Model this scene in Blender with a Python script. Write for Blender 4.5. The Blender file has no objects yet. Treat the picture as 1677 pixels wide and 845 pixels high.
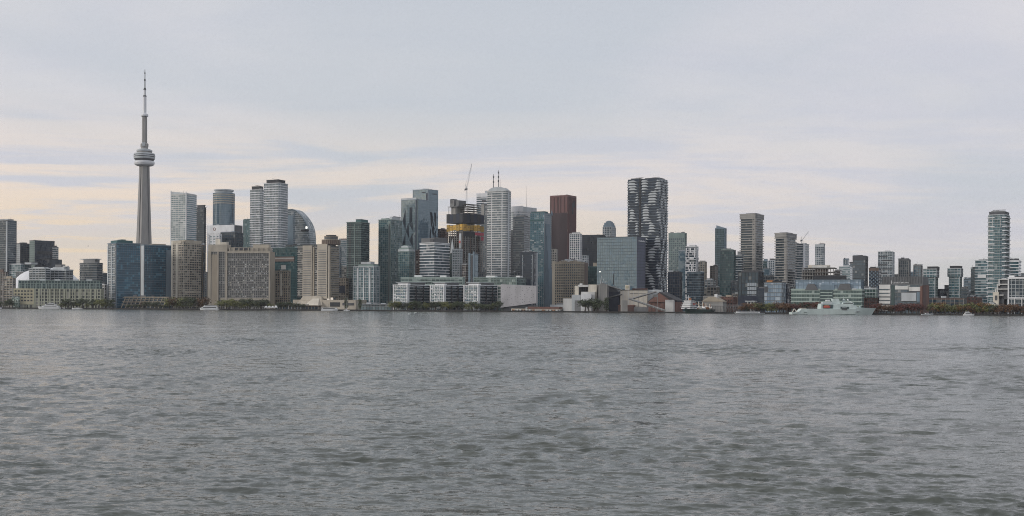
import bpy, math, random
import numpy as np
R = math.radians
rnd = random.Random(7)
sc = bpy.context.scene
COL = sc.collection

# ------------------------------------------------------------------ camera
F, CX, HY, CH = 2000.0, 838.5, 503.0, 7.0      # focal length and principal point in photo pixels, eye height in metres
ROLL = R(0.33)
cam = bpy.data.cameras.new('camera')
cam.sensor_width = 36.0
cam.sensor_fit = 'HORIZONTAL'
cam.lens = 36.0 * F / 1677.0
cam.shift_y = (HY - 422.5) / 1677.0
cam.clip_start = 0.5
cam.clip_end = 40000
camo = bpy.data.objects.new('camera', cam)
camo.location = (0, 0, CH)
camo.rotation_euler = (R(90), -ROLL, 0)
COL.objects.link(camo)
sc.camera = camo

# ------------------------------------------------------------------ sky, sun, exposure
SUN_AZ, SUN_EL = R(-104), R(15)                  # west, left of the view and a little behind it; low sun behind cloud
sund = (math.sin(SUN_AZ) * math.cos(SUN_EL), math.cos(SUN_AZ) * math.cos(SUN_EL), math.sin(SUN_EL))
world = bpy.data.worlds.new('World')
sc.world = world
world.use_nodes = True


class NT:
    """small helper that adds and wires shader nodes"""
    def __init__(s, tree):
        s.t = tree
        s.n = tree.nodes
        s.l = tree.links

    def add(s, typ, ins=None, **props):
        nd = s.n.new(typ)
        for k, v in props.items():
            setattr(nd, k, v)
        for k, v in (ins or {}).items():
            sock = nd.inputs[k]
            if isinstance(v, bpy.types.NodeSocket):
                s.l.new(v, sock)
            else:
                sock.default_value = v
        return nd

    def math(s, op, a, b=0.0, clamp=False):
        return s.add('ShaderNodeMath', {0: a, 1: b}, operation=op, use_clamp=clamp).outputs[0]

    def vmath(s, op, a, b=(0, 0, 0)):
        nd = s.add('ShaderNodeVectorMath', {0: a, 1: b}, operation=op)
        return nd.outputs['Value'] if op in ('DOT_PRODUCT', 'LENGTH') else nd.outputs[0]

    def mix(s, fac, a, b, blend='MIX'):
        nd = s.add('ShaderNodeMix', data_type='RGBA', blend_type=blend)
        for sock, v in ((nd.inputs[0], fac), (nd.inputs[6], a), (nd.inputs[7], b)):
            if isinstance(v, bpy.types.NodeSocket):
                s.l.new(v, sock)
            else:
                sock.default_value = v if not isinstance(v, tuple) or len(v) == 4 else v + (1,)
        return nd.outputs[2]

    def ramp(s, x, a, b, lo=0.0, hi=1.0):
        nd = s.add('ShaderNodeMapRange', {0: x, 1: a, 2: b, 3: lo, 4: hi}, interpolation_type='SMOOTHSTEP')
        return nd.outputs[0]


w = NT(world.node_tree)
w.n.clear()
tc = w.add('ShaderNodeTexCoord').outputs['Generated']
xyz = w.add('ShaderNodeSeparateXYZ', {0: tc})
X_, Y_, Z_ = xyz.outputs
zc = w.math('MAXIMUM', Z_, 0.0)
den = w.math('ADD', zc, 0.06)
plane = w.add('ShaderNodeCombineXYZ', {0: w.math('DIVIDE', X_, den), 1: w.math('DIVIDE', Y_, den), 2: 0.0}).outputs[0]
def cloudnoise(scale_vec, loc, scale, detail, rough, dist):
    mp = w.add('ShaderNodeMapping', {0: plane, 1: loc, 2: (0, 0, R(14)), 3: scale_vec}).outputs[0]
    return w.add('ShaderNodeTexNoise', {'Vector': mp, 'Scale': scale, 'Detail': detail, 'Roughness': rough, 'Distortion': dist}).outputs[0]
n_big = cloudnoise((1, .55, 1), (3.1, 1.7, 0), 0.42, 4.0, .5, .5)
n_str = cloudnoise((.66, 1.0, 1), (8.3, 5.2, 0), 0.55, 7.0, .58, 1.4)
n_fine = cloudnoise((.5, 1.0, 1), (1.3, 9.2, 0), 1.9, 6.0, .6, .6)
sky = w.add('ShaderNodeTexSky', sky_type='NISHITA', sun_disc=False, sun_elevation=SUN_EL, sun_rotation=SUN_AZ,
            altitude=80, air_density=1.0, dust_density=2.0, ozone_density=1.5)
K = 10.6   # cloud radiance before the Background strength of 0.1
clear = w.mix(0.78, sky.outputs[0], (.545 * K, .578 * K, .625 * K))
cl = w.math('ADD', w.math('MULTIPLY', n_str, .65), w.math('MULTIPLY', n_fine, .35))
cloud = w.mix(w.ramp(cl, .36, .64), (.54 * K, .548 * K, .612 * K), (.615 * K, .607 * K, .632 * K))
deck = w.mix(w.ramp(n_big, .34, .58, .25, 1.0), clear, cloud)
# the low sun behind the cloud warms the western horizon
az = w.vmath('DOT_PRODUCT', tc, (math.sin(R(-75)), math.cos(R(-75)), 0.0))
west = w.ramp(az, -.38, .66, .05, 1.0)
streak = w.ramp(cl, .43, .57, .05, 1.0)
glow = w.ramp(Z_, .10, .025)                        # steady glow right above the horizon
low = w.math('MAXIMUM', w.math('MULTIPLY', w.ramp(Z_, .175, .06), streak), w.math('MULTIPLY', glow, .74))
warm_f = w.math('MULTIPLY', west, low, clamp=True)
warm_c = w.mix(w.ramp(Z_, .025, .11), (.74 * K, .60 * K, .43 * K), (.80 * K, .665 * K, .545 * K))
skycol = w.mix(warm_f, deck, warm_c)
bg = w.add('ShaderNodeBackground', {0: skycol, 1: 0.1})
wo = w.add('ShaderNodeOutputWorld', {0: bg.outputs[0]})

sun = bpy.data.lights.new('sun', 'SUN')
sun.energy = 1.45
sun.angle = R(14)
sun.color = (1.0, .94, .87)
suno = bpy.data.objects.new('sun', sun)
suno.location = (-3000, 1000, 900)
from mathutils import Vector
suno.rotation_euler = Vector(sund).to_track_quat('Z', 'Y').to_euler()
COL.objects.link(suno)
sc.view_settings.view_transform = 'Standard'
sc.view_settings.look = 'None'
sc.view_settings.exposure = 0.16
sc.view_settings.gamma = 1.0
sc.view_settings.use_curve_mapping = False
sc.cycles.max_bounces = 5
sc.cycles.diffuse_bounces = 2
sc.cycles.glossy_bounces = 3
sc.cycles.transmission_bounces = 2
sc.cycles.volume_bounces = 0
sc.cycles.filter_width = 1.0
sc.cycles.denoising_prefilter = 'NONE'

# ------------------------------------------------------------------ measuring helpers
GZ = 1.9                                       # street level above the lake
_c, _s = math.cos(ROLL), math.sin(ROLL)
def un(px, py):
    dx, dy = px - CX, py - HY
    return dx * _c + dy * _s, -dx * _s + dy * _c
def W3(px, py, Y):
    dx, dy = un(px, py)
    return dx / F * Y, Y, CH - dy / F * Y
def S(px):                                     # distance of the quay edge
    return 1950.0 - 450.0 * max(-300.0, min(1980.0, px)) / 1677.0
def shore_py(px):
    return HY + (px - CX) * math.tan(ROLL) + CH / S(px) * F

# ------------------------------------------------------------------ materials
MC = {}
def base_nodes(name):
    m = bpy.data.materials.new(name)
    m.use_nodes = True
    t = NT(m.node_tree)
    t.n.clear()
    out = t.add('ShaderNodeOutputMaterial')
    return m, t, out
def mat(name, col, rough=.75, var=.16, scale=.09, metal=0.0):
    m, t, out = base_nodes(name)
    pos = t.add('ShaderNodeNewGeometry').outputs['Position']
    mp = t.add('ShaderNodeMapping', {0: pos, 3: (scale, scale, scale * .3)}).outputs[0]
    n = t.add('ShaderNodeTexNoise', {'Vector': mp, 'Scale': 1.0, 'Detail': 5.0, 'Roughness': .65}).outputs[0]
    rn = t.add('ShaderNodeObjectInfo').outputs['Random']
    f = t.math('ADD', t.ramp(n, .25, .75, 1 - var, 1 + var), t.math('MULTIPLY', t.math('SUBTRACT', rn, .5), var * .8))
    c = t.vmath('SCALE', col)
    sc_node = c.node
    t.l.new(f, sc_node.inputs['Scale'])
    p = t.add('ShaderNodeBsdfPrincipled', {'Base Color': c, 'Roughness': rough, 'Metallic': metal})
    t.l.new(p.outputs[0], out.inputs[0])
    MC[name] = m
    return m
def emit(name, col, strength):
    m, t, out = base_nodes(name)
    p = t.add('ShaderNodeEmission', {0: col + (1,), 1: strength})
    t.l.new(p.outputs[0], out.inputs[0])
    MC[name] = m
GP = {}     # glass palettes: dark pane, light pane, blind share, blind colour, ior
def glassdef(name, c0, c1, blind=.1, bcol=(.30, .29, .26), ior=1.55, rough=.07, tilt=.05):
    GP[name] = (c0, c1, blind, bcol, ior, rough, tilt)
def glass(name, bay, fh):
    key = 'glass_%s_%.1f_%.1f' % (name, bay, fh)
    if key in MC:
        return MC[key]
    c0, c1, blind, bcol, ior, rough, tilt = GP[name]
    m, t, out = base_nodes(key)
    uv = t.add('ShaderNodeUVMap').outputs[0]
    cell = t.vmath('FLOOR', t.vmath('DIVIDE', uv, (bay, fh, 1)))
    sep = t.add('ShaderNodeSeparateXYZ', {0: cell})
    rn = t.add('ShaderNodeObjectInfo').outputs['Random']
    vec = t.add('ShaderNodeCombineXYZ', {0: sep.outputs[0], 1: sep.outputs[1], 2: t.math('MULTIPLY', rn, 97.0)}).outputs[0]
    wn = t.add('ShaderNodeTexWhiteNoise', {'Vector': vec}, noise_dimensions='3D')
    val, colr = wn.outputs
    # runs of similar rooms, plus a soft gradient of reflections painted into the colour
    nz = t.add('ShaderNodeTexNoise', {'Vector': vec, 'Scale': .16, 'Detail': 3.0}).outputs[0]
    f = t.math('ADD', t.math('MULTIPLY', val, .6), t.ramp(nz, .3, .7, 0, .4))
    c = t.mix(f, c0, c1)
    isb = t.math('GREATER_THAN', t.math('FRACT', t.math('MULTIPLY', val, 13.7)), 1.0 - blind)
    c = t.mix(t.math('MULTIPLY', isb, .8), c, bcol)
    nrm = t.add('ShaderNodeNewGeometry').outputs['Normal']
    off = t.vmath('MULTIPLY', t.vmath('SUBTRACT', colr, (.5, .5, .5)), (tilt, tilt, tilt))
    nn = t.vmath('NORMALIZE', t.vmath('ADD', nrm, off))
    p = t.add('ShaderNodeBsdfPrincipled', {'Base Color': c, 'Roughness': rough, 'IOR': ior, 'Specular Tint': (.84, .96, 1.0, 1), 'Normal': nn})
    t.l.new(p.outputs[0], out.inputs[0])
    MC[key] = m
    return m

for nm, c in dict(white=(.68, .69, .70), offwhite=(.58, .58, .56), beige=(.40, .36, .295), tan=(.33, .285, .22), cream=(.58, .54, .46),
                  concrete=(.27, .262, .245), grey=(.19, .195, .20), midgrey=(.125, .13, .135), dgrey=(.065, .068, .075), black=(.022, .024, .028),
                  brown=(.12, .085, .07), granite=(.135, .062, .058), brick=(.155, .078, .06), dbrick=(.11, .062, .052), tealpanel=(.03, .10, .105),
                  greengrey=(.20, .26, .245), palegreen=(.36, .44, .40), bluegrey=(.15, .205, .25), palegrey=(.45, .48, .495), yellow=(.50, .30, .05),
                  formred=(.42, .06, .09), ochre=(.36, .23, .05), olive=(.36, .37, .29), slabgrey=(.36, .345, .32), navy=(.014, .021, .04), cubeflank_shade=(.13, .14, .19), cubeline=(.05, .072, .09), wavegrey=(.15, .185, .22), mauve=(.062, .04, .042), perforated=(.43, .42, .43), shipgrey=(.54, .62, .60), shipdark=(.05, .08, .08), rescue=(.60, .13, .10),
                  gold=(.42, .39, .27), roofdark=(.03, .03, .034), steel=(.16, .16, .16), hullgreen=(.03, .055, .045), rust=(.25, .11, .05),
                  bark=(.06, .048, .038), cnconc=(.27, .262, .25), orange=(.45, .20, .07), bird=(.07, .065, .06)).items():
    mat(nm, c)
mat('domewhite', (.72, .73, .74), rough=.45, var=.06)
mat('radome', (.66, .67, .69), rough=.5, var=.05)
mat('boatwhite', (.70, .71, .71), rough=.35, var=.05)
mat('steelbeam', (.20, .20, .195), rough=.5)
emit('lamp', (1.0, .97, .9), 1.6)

glassdef('teal', (.016, .052, .064), (.075, .165, .195), .12, (.26, .32, .33), 1.75)
glassdef('dteal', (.008, .028, .033), (.026, .066, .073), .06, (.12, .16, .15), 1.6)
glassdef('blue', (.007, .042, .075), (.022, .125, .20), .12, (.09, .25, .34), 1.6)
glassdef('dark', (.009, .018, .027), (.030, .054, .076), .07, (.17, .18, .18), 1.65)
glassdef('navy', (.007, .013, .027), (.020, .032, .058), .03, (.07, .085, .11), 1.6)
glassdef('grey', (.035, .055, .070), (.11, .145, .17), .12, (.32, .33, .33), 1.75)
glassdef('pale', (.09, .14, .155), (.26, .33, .345), .18, (.48, .51, .51), 1.8)
glassdef('steelblue', (.060, .115, .155), (.085, .145, .185), .03, (.13, .19, .22), 2.3, .06, .05)
glassdef('cibc', (.085, .135, .150), (.125, .175, .195), .02, (.15, .20, .22), 2.6, .07, .02)
glassdef('room', (.012, .014, .017), (.085, .087, .088), .22, (.36, .345, .31))
glassdef('aqua', (.022, .085, .11), (.08, .20, .24), .14, (.30, .40, .42), 1.8)
glassdef('silver', (.075, .098, .112), (.17, .205, .225), .12, (.36, .38, .39), 1.8)
glassdef('hotelroom', (.035, .037, .040), (.105, .105, .104), .10, (.34, .33, .31))
glassdef('brown', (.016, .011, .011), (.05, .036, .034), .05)
glassdef('green', (.028, .055, .050), (.11, .165, .15), .12, (.38, .44, .41), 1.75)
glassdef('bluewhite', (.11, .17, .24), (.25, .33, .41), .2, (.46, .53, .60), 1.9)

# ------------------------------------------------------------------ mesh helpers
class MB:
    def __init__(s):
        s.v, s.f, s.m, s.uv = [], [], [], []
    def face(s, idx, m=0, uv=None):
        s.f.append(tuple(idx)); s.m.append(m); s.uv.append(uv)
    def prism(s, poly, z0, z1, m=0, mtop=None, sides=None, top_poly=None):
        n = len(poly); b = len(s.v); tp = top_poly or poly
        s.v += [(p[0], p[1], z0) for p in poly] + [(p[0], p[1], z1) for p in tp]
        u = 0.0
        for i in range(n):
            j = (i + 1) % n
            L = math.hypot(poly[j][0] - poly[i][0], poly[j][1] - poly[i][1])
            s.face((b + i, b + j, b + n + j, b + n + i), sides[i % len(sides)] if sides else m, ((u, z0), (u + L, z0), (u + L, z1), (u, z1)))
            u += L + 7.3
        s.face([b + n + i for i in range(n)], m if mtop is None else mtop)
        s.face([b + i for i in reversed(range(n))], m if mtop is None else mtop)
        return s
    def box(s, x0, x1, y0, y1, z0, z1, m=0):
        return s.prism([(x0, y0), (x1, y0), (x1, y1), (x0, y1)], z0, z1, m)
    def loft(s, rings, m=0, cap=True):
        n = len(rings[0]); b = len(s.v)
        for r in rings:
            s.v += [tuple(p) for p in r]
        for k in range(len(rings) - 1):
            for i in range(n):
                j = (i + 1) % n
                s.face((b + k * n + i, b + k * n + j, b + (k + 1) * n + j, b + (k + 1) * n + i), m)
        if cap:
            s.face([b + i for i in reversed(range(n))], m)
            s.face([b + (len(rings) - 1) * n + i for i in range(n)], m)
        return s
    def lathe(s, prof, c=(0, 0), n=24, m=0, sq=(1, 1)):
        rings = [[(c[0] + r * sq[0] * math.cos(2 * math.pi * i / n), c[1] + r * sq[1] * math.sin(2 * math.pi * i / n), z) for i in range(n)] for r, z in prof]
        return s.loft(rings, m)
    def beam(s, p, q, r, n=4, m=0, r2=None):
        p, q = Vector(p), Vector(q)
        d = (q - p)
        if d.length < 1e-6:
            return s
        d.normalize()
        a = d.orthogonal().normalized(); bb = d.cross(a)
        r2 = r if r2 is None else r2
        ring = lambda o, rr: [o + (a * math.cos(2 * math.pi * (i + .5) / n) + bb * math.sin(2 * math.pi * (i + .5) / n)) * rr for i in range(n)]
        return s.loft([ring(p, r), ring(q, r2)], m)
    def mesh(s, name, mats, smooth=False):
        me = bpy.data.meshes.new(name)
        me.from_pydata(s.v, [], s.f)
        for k in (mats if isinstance(mats, (list, tuple)) else [mats]):
            me.materials.append(MC[k] if isinstance(k, str) else k)
        me.polygons.foreach_set('material_index', s.m)
        if any(u is not None for u in s.uv):
            lay = me.uv_layers.new(name='UVMap')
            flat = []
            for f, u in zip(s.f, s.uv):
                for k in range(len(f)):
                    flat += list(u[k]) if u is not None else [0.0, 0.0]
            lay.data.foreach_set('uv', flat)
        if smooth:
            me.polygons.foreach_set('use_smooth', [True] * len(s.f))
        me.update()
        return me
    def build(s, name, mats, parent=None, loc=(0, 0, 0), smooth=False, kind=None):
        return link(name, s.mesh(name, mats, smooth), parent, loc, kind)
def link(name, data, parent=None, loc=(0, 0, 0), kind=None):
    o = bpy.data.objects.new(name, data)
    COL.objects.link(o)
    o.location = loc
    if parent is not None:
        o.parent = parent
    if kind:
        o['kind'] = kind
    return o
def tag(o, label, cat, group=None):
    o['label'] = label; o['category'] = cat
    if group:
        o['group'] = group
    return o
def thing(name, label, cat, loc, group=None, rz=0.0):
    o = link(name, None, None, loc)
    o.rotation_euler = (0, 0, rz)
    o.empty_display_size = 3
    return tag(o, label, cat, group)
def offset(poly, d):
    n = len(poly); out = []
    for i in range(n):
        a, p, b = np.array(poly[i - 1]), np.array(poly[i]), np.array(poly[(i + 1) % n])
        e1 = p - a; e2 = b - p
        e1 = e1 / max(np.linalg.norm(e1), 1e-9); e2 = e2 / max(np.linalg.norm(e2), 1e-9)
        n1 = np.array((e1[1], -e1[0])); n2 = np.array((e2[1], -e2[0]))
        k = d / max(.35, 1 + float(n1 @ n2))
        q = p + (n1 + n2) * k
        out.append((float(q[0]), float(q[1])))
    return out
def circle(c, r, n=24, sq=1.0, a0=0.0):
    return [(c[0] + r * math.cos(a0 + 2 * math.pi * i / n), c[1] + r * sq * math.sin(a0 + 2 * math.pi * i / n)) for i in range(n)]

FH = 1.2
def st(g, s=None, t=.5, p=.3, fh=3.6, m=None, mw=.35, mp=.2, bay=3.0, join=False, faces=None, medges=None, roof='dgrey', rh=1.0):
    """a facade: glass palette, floor-slab material/thickness/projection, floor height, mullion material/width/projection/bay"""
    fh *= FH; t *= 1.12
    return dict(g=g, s=s, t=t, p=p, fh=fh, m=m, mw=mw, mp=mp, bay=bay, join=join, faces=faces, medges=medges, roof=roof, rh=rh)

ALL = []
class Bld:
    """a building seen between photo columns x0..xc (front) and xc..x1 (right flank), its roof at row `top`, standing Y metres away"""
    def __init__(s, name, label, x0, xc, x1, top, Y, th=23, dep=28, dmax=60, cat='building', group=None):
        ym = (top + 490) / 2
        k0, kc, k1 = (un(x, ym)[0] / F for x in (x0, xc, x1))
        P = np.array((kc * Y, Y))
        t = th
        while True:
            c_, s_ = math.cos(R(t)), math.sin(R(t))
            L = (P[0] - k0 * Y) / max(c_ + k0 * s_, .02)
            dd = s_ - k1 * c_
            if x1 - xc < .7:
                RR = dep
                break
            RR = (k1 * Y - P[0]) / dd if dd > .01 else 1e9
            if RR <= dmax or t > 80:
                break
            t += 2
        s.th = t
        dL, dR = np.array((-c_, s_)), np.array((s_, c_))
        s.A, s.P, s.Rr = P + dL * L, P, P + dR * RR
        s.L, s.R = L, RR
        s.o = (s.A + s.Rr) / 2
        s.x0, s.xc, s.x1, s.Y = x0, xc, x1, Y
        s.root = thing(name, label, cat, (s.o[0], s.o[1], GZ), group)
        s.H = s.z(top)
        ALL.append(s)
    def z(s, py):
        return W3(s.xc, py, s.Y)[2] - GZ
    def u(s, px):
        return (px - s.x0) / (s.xc - s.x0)
    def pt(s, u, v):
        q = s.A + (s.P - s.A) * u + (s.Rr - s.P) * v - s.o
        return float(q[0]), float(q[1])
    def rect(s, u0=0, u1=1, v0=0, v1=1):
        return [s.pt(u0, v0), s.pt(u1, v0), s.pt(u1, v1), s.pt(u0, v1)]
    def vol(s, part, matname, u0, u1, v0, v1, z0, z1, kind=None):
        return MB().prism(s.rect(u0, u1, v0, v1), z0, z1).build(part, matname, s.root, kind=kind)
    def edge(s, i, poly=None):
        poly = poly or s.rect()
        return np.array(poly[i]), np.array(poly[(i + 1) % len(poly)])
    def panel(s, part, matname, e, u0, u1, z0, z1, p=.4, inn=.3, poly=None, parent=None):
        """a plate on face e (0 front, 1 right, 3 left-rear): fraction u0..u1 along it, z0..z1, standing p proud"""
        a, b = s.edge(e, poly)
        d = (b - a); nrm = np.array((d[1], -d[0])) / np.linalg.norm(d)
        q = [a + d * u0 + nrm * -inn, a + d * u0 + nrm * p, a + d * u1 + nrm * p, a + d * u1 + nrm * -inn]
        return MB().prism([tuple(map(float, x)) for x in q], z0, z1).build(part, matname, parent or s.root)
    def face(s, style, z0=-.4, z1=None, poly=None, roof=True, first=True):
        z1 = s.H if z1 is None else z1
        poly = poly or s.rect()
        y = style
        fh = y['fh']
        core = MB()
        gm = glass(y['g'], y['bay'], fh)
        mats = [gm, MC[y['roof']]]
        sides = None
        if y['faces']:
            sides = []
            for f in y['faces']:
                if f is None:
                    sides.append(0)
                else:
                    mats.append(glass(f, y['bay'], fh) if f in GP else MC[f])
                    sides.append(len(mats) - 1)
        core.prism(poly, z0, z1, 0, 1, sides).build('glass_wall', mats, s.root)
        if y['s']:
            zs = []
            k = 1
            while z0 + k * fh < z1 - .3:
                zs.append(z0 + k * fh - y['t'] / 2); k += 1
            op = offset(poly, y['p'])
            if y['join']:
                mb = MB()
                for z in zs:
                    mb.prism(op, z, z + y['t'])
                mb.build('floor_bands', y['s'], s.root, kind='stuff')
            else:
                me = MB().prism(op, 0, y['t']).mesh('floor_slab', y['s'])
                for z in zs:
                    link('floor_slab', me, s.root, (0, 0, z))
        if y['m']:
            mb = MB()
            n = len(poly)
            for i in range(n):
                if y['medges'] and i not in y['medges']:
                    continue
                a, b = np.array(poly[i]), np.array(poly[(i + 1) % n])
                d = b - a; L = np.linalg.norm(d); d = d / L
                nr = np.array((d[1], -d[0]))
                cnt = max(1, int(round(L / y['bay'])))
                for k in range(cnt + 1):
                    q = a + d * (L * k / cnt)
                    h = y['mw'] / 2
                    pts = [q - d * h - nr * .2, q - d * h + nr * y['mp'], q + d * h + nr * y['mp'], q + d * h - nr * .2]
                    pts = [tuple(map(float, x)) for x in (pts[0], pts[1], pts[2], pts[3])]
                    mb.prism(pts[::-1], z0 + .02, z1 - .02)
            mb.build('mullions', y['m'], s.root, kind='stuff')
        if roof:
            MB().prism(offset(poly, max(y['p'] if y['s'] else 0, y['mp'] if y['m'] else 0) + .12), z1 - .08, z1 + y['rh']).build('parapet', y['s'] or y['m'] or y['roof'], s.root)
        return s
    def pent(s, px0, px1, ytop, m='grey', v0=.2, v1=.8, part='penthouse', z0=None):
        u0, u1 = s.u(px0), s.u(px1)
        b = s.H + .3 if z0 is None else z0
        o = s.vol(part, m, u0, u1, v0, v1, b, s.z(ytop))
        MB().prism(offset(s.rect(u0, u1, v0, v1), .25), s.z(ytop) - .1, s.z(ytop) + .35).build('coping', 'dgrey' if m != 'dgrey' else 'grey', o)
        return o
    def mast(s, px, y0, y1, r=.35, v=.5, m='steel', part='mast'):
        q = s.pt(s.u(px), v)
        return MB().beam((q[0], q[1], s.z(y0)), (q[0], q[1], s.z(y1)), r, 5, r2=r * .4).build(part, m, s.root)
    def clutter(s, n=4, top=2.6, u0=.1, u1=.9):
        """rooftop plant: small units, a davit, a rod"""
        for k in range(n):
            uu = rnd.uniform(u0, u1); vv = rnd.uniform(.1, .7); ww = rnd.uniform(1.5, 4.0)
            q = s.pt(uu, vv); h = rnd.uniform(1.0, top)
            MB().box(q[0] - ww, q[0] + ww, q[1] - 1.5, q[1] + 1.5, s.H + .95, s.H + 1 + h).build('roof_unit', rnd.choice(['grey', 'palegrey', 'dgrey']), s.root)
        q = s.pt(rnd.uniform(.2, .8), .4)
        MB().beam((q[0], q[1], s.H), (q[0], q[1], s.H + rnd.uniform(4, 8)), .16, 4).build('roof_rod', 'steel', s.root)
        return s

MC['glasspane'] = None
m_, t_, out_ = base_nodes('glasspane')
p_ = t_.add('ShaderNodeBsdfPrincipled', {'Base Color': (.26, .31, .35, 1), 'Roughness': .1, 'IOR': 1.9})
t_.l.new(p_.outputs[0], out_.inputs[0])
MC['glasspane'] = m_

# ------------------------------------------------------------------ water
def make_water():
    # rings round the viewpoint's shore, fine where single waves can be seen, coarse towards the horizon
    rs = [0.0, 8.0, 16.0, 23.0, 27.0]
    r = 29.0
    while r < 900:
        rs.append(r)
        r += min(max(.13, r * r / (CH * 1221) * .62), max(.5, r * .0022))
    while r < 2200:
        rs.append(r)
        r *= 1.008
    while r < 9000:
        rs.append(r)
        r *= 1.12
    rs.append(9000.0)
    front = np.linspace(R(-28), R(28), 700)
    back = np.linspace(R(28), R(332), 60)[1:-1]
    th = np.concatenate([front, back])
    rs = np.array(rs)
    RR, TT = np.meshgrid(rs, th, indexing='ij')
    x = RR * np.sin(TT); y = RR * np.cos(TT)
    dr = np.gradient(rs)
    lat = rs * (front[1] - front[0])
    g = np.random.default_rng(11)
    dz = np.zeros_like(x); ax = np.zeros_like(x); ay = np.zeros_like(x)
    wind = R(-112)            # waves run towards the viewer, a little to the left
    N = 150
    lam = np.exp(g.uniform(math.log(.38), math.log(3.4), N))
    for L in lam:
        k = 2 * math.pi / L
        a_ = wind + g.normal(0, .6)
        ph = g.uniform(0, 2 * math.pi)
        slope = .0265 * (1.3 if L < 1.7 else .68)
        amp = slope / k
        # waves shorter than the mesh can carry are left to the material
        fade = np.clip((L / np.maximum(dr, lat * .9) - 1.9) / 1.2, 0, 1)[:, None]
        cx_, cy_ = math.cos(a_), math.sin(a_)
        arg = k * (cx_ * x + cy_ * y) + ph
        sa = np.sin(arg) * amp * fade; ca = np.cos(arg) * amp * fade
        dz += ca; ax -= sa * cx_ * 1.0; ay -= sa * cy_ * 1.0
    # gust patches: calmer and rougher areas
    gust = np.zeros_like(x)
    for L in g.uniform(18, 90, 14):
        a_ = g.uniform(0, 6.28); gust += np.sin(2 * math.pi / L * (math.cos(a_) * x + math.sin(a_) * y) + g.uniform(0, 6.28))
    gust = 1 + .13 * gust
    side = (np.abs(((TT + math.pi) % (2 * math.pi)) - math.pi) <= R(28.01)) & (RR >= 26)
    gust = gust * side
    x = x + ax * gust; y = y + ay * gust; z = dz * gust
    nr, nt = x.shape
    co = np.stack([x, y, z], -1).reshape(-1, 3)
    i = np.arange(nr - 1)[:, None] * nt; j = np.arange(nt)[None, :]; jn = (j + 1) % nt
    q = np.stack([i + j, i + nt + j, i + nt + jn, i + jn], -1).reshape(-1, 4)
    me = bpy.data.meshes.new('lake_water')
    me.vertices.add(len(co)); me.vertices.foreach_set('co', co.astype('f').ravel())
    me.loops.add(q.size); me.loops.foreach_set('vertex_index', q.astype('i').ravel())
    me.polygons.add(len(q)); me.polygons.foreach_set('loop_start', np.arange(0, q.size, 4).astype('i'))
    me.polygons.foreach_set('loop_total', np.full(len(q), 4, 'i'))
    me.polygons.foreach_set('use_smooth', np.ones(len(q), bool))
    me.update(); me.validate()
    m, t, out = base_nodes('lake_water')
    pos = t.add('ShaderNodeNewGeometry').outputs['Position']
    dist = t.vmath('LENGTH', t.vmath('SUBTRACT', pos, (0, 0, 0)))
    def ripple(sx, sy, rot, scale, detail, rough, dist_=.4):
        mp = t.add('ShaderNodeMapping', {0: pos, 2: (0, 0, rot), 3: (sx, sy, 1)}).outputs[0]
        return t.add('ShaderNodeTexNoise', {'Vector': mp, 'Scale': scale, 'Detail': detail, 'Roughness': rough, 'Distortion': dist_}).outputs[0]
    # short waves as slopes: two noises, each giving a slope along x and along y
    def slopes(sx, sy, rot, scale, detail, rough, amp):
        mp = t.add('ShaderNodeMapping', {0: pos, 2: (0, 0, rot), 3: (sx, sy, 1)}).outputs[0]
        c = t.add('ShaderNodeTexNoise', {'Vector': mp, 'Scale': scale, 'Detail': detail, 'Roughness': rough, 'Distortion': .3}).outputs['Color']
        return t.vmath('MULTIPLY', t.vmath('SUBTRACT', c, (.5, .5, .5)), (amp * 1.1, amp, 0))
    n3 = ripple(.45, 1, R(8), .02, 3, .5)
    sl = t.vmath('ADD', t.vmath('ADD', slopes(.6, 1, R(20), 9.0, 2, .6, .35), slopes(.5, 1, R(12), 3.4, 2, .6, .7)), slopes(.4, 1, R(6), .5, 3, .6, .8))
    nrm = t.add('ShaderNodeNewGeometry').outputs['Normal']
    nn = t.vmath('NORMALIZE', t.vmath('ADD', nrm, sl))
    col = t.mix(t.ramp(n3, .35, .65), (.068, .078, .067), (.079, .087, .072))
    p = t.add('ShaderNodeBsdfPrincipled', {'Base Color': col, 'Roughness': .13, 'IOR': 1.333, 'Normal': nn})
    t.l.new(p.outputs[0], out.inputs[0])
    me.materials.append(m)
    o = link('water', me); o['kind'] = 'structure'
make_water()

# ------------------------------------------------------------------ land, quay wall, promenade
def shoreline(off=0.0):
    pts = []
    for px in range(-900, 2700, 60):
        Y = S(px) + off
        pts.append(((px - CX) / F * Y, Y))
    return pts
mat('asphalt', (.055, .055, .055), rough=.9, var=.2)
mat('promenade', (.20, .19, .175), rough=.85)
mat('quaywall', (.035, .034, .032), rough=.9, var=.35, scale=.3)
mat('grass', (.06, .075, .03), rough=.95, var=.3)
sh = shoreline(.6)
land = MB()
poly = [(x, y) for x, y in sh] + [(9000, 1400), (9000, 9000), (-9000, 9000), (-9000, 2100)]
land.v = [(x, y, GZ) for x, y in poly]
land.face(range(len(poly)))
o = land.build('ground', 'asphalt'); o['kind'] = 'structure'
q = MB()
a, b = shoreline(0), shoreline(3.0)
for k in range(len(a) - 1):
    q.prism([a[k], a[k + 1], b[k + 1], b[k]], -3.0, GZ + .12)
o = q.build('quay_wall', 'quaywall'); o['kind'] = 'structure'
a, b = shoreline(3.05), shoreline(22)
q = MB()
for k in range(len(a) - 1):
    n0 = len(q.v)
    q.v += [(*a[k], GZ + .02), (*a[k + 1], GZ + .02), (*b[k + 1], GZ + .02), (*b[k], GZ + .02)]
    q.face((n0, n0 + 1, n0 + 2, n0 + 3))
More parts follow.
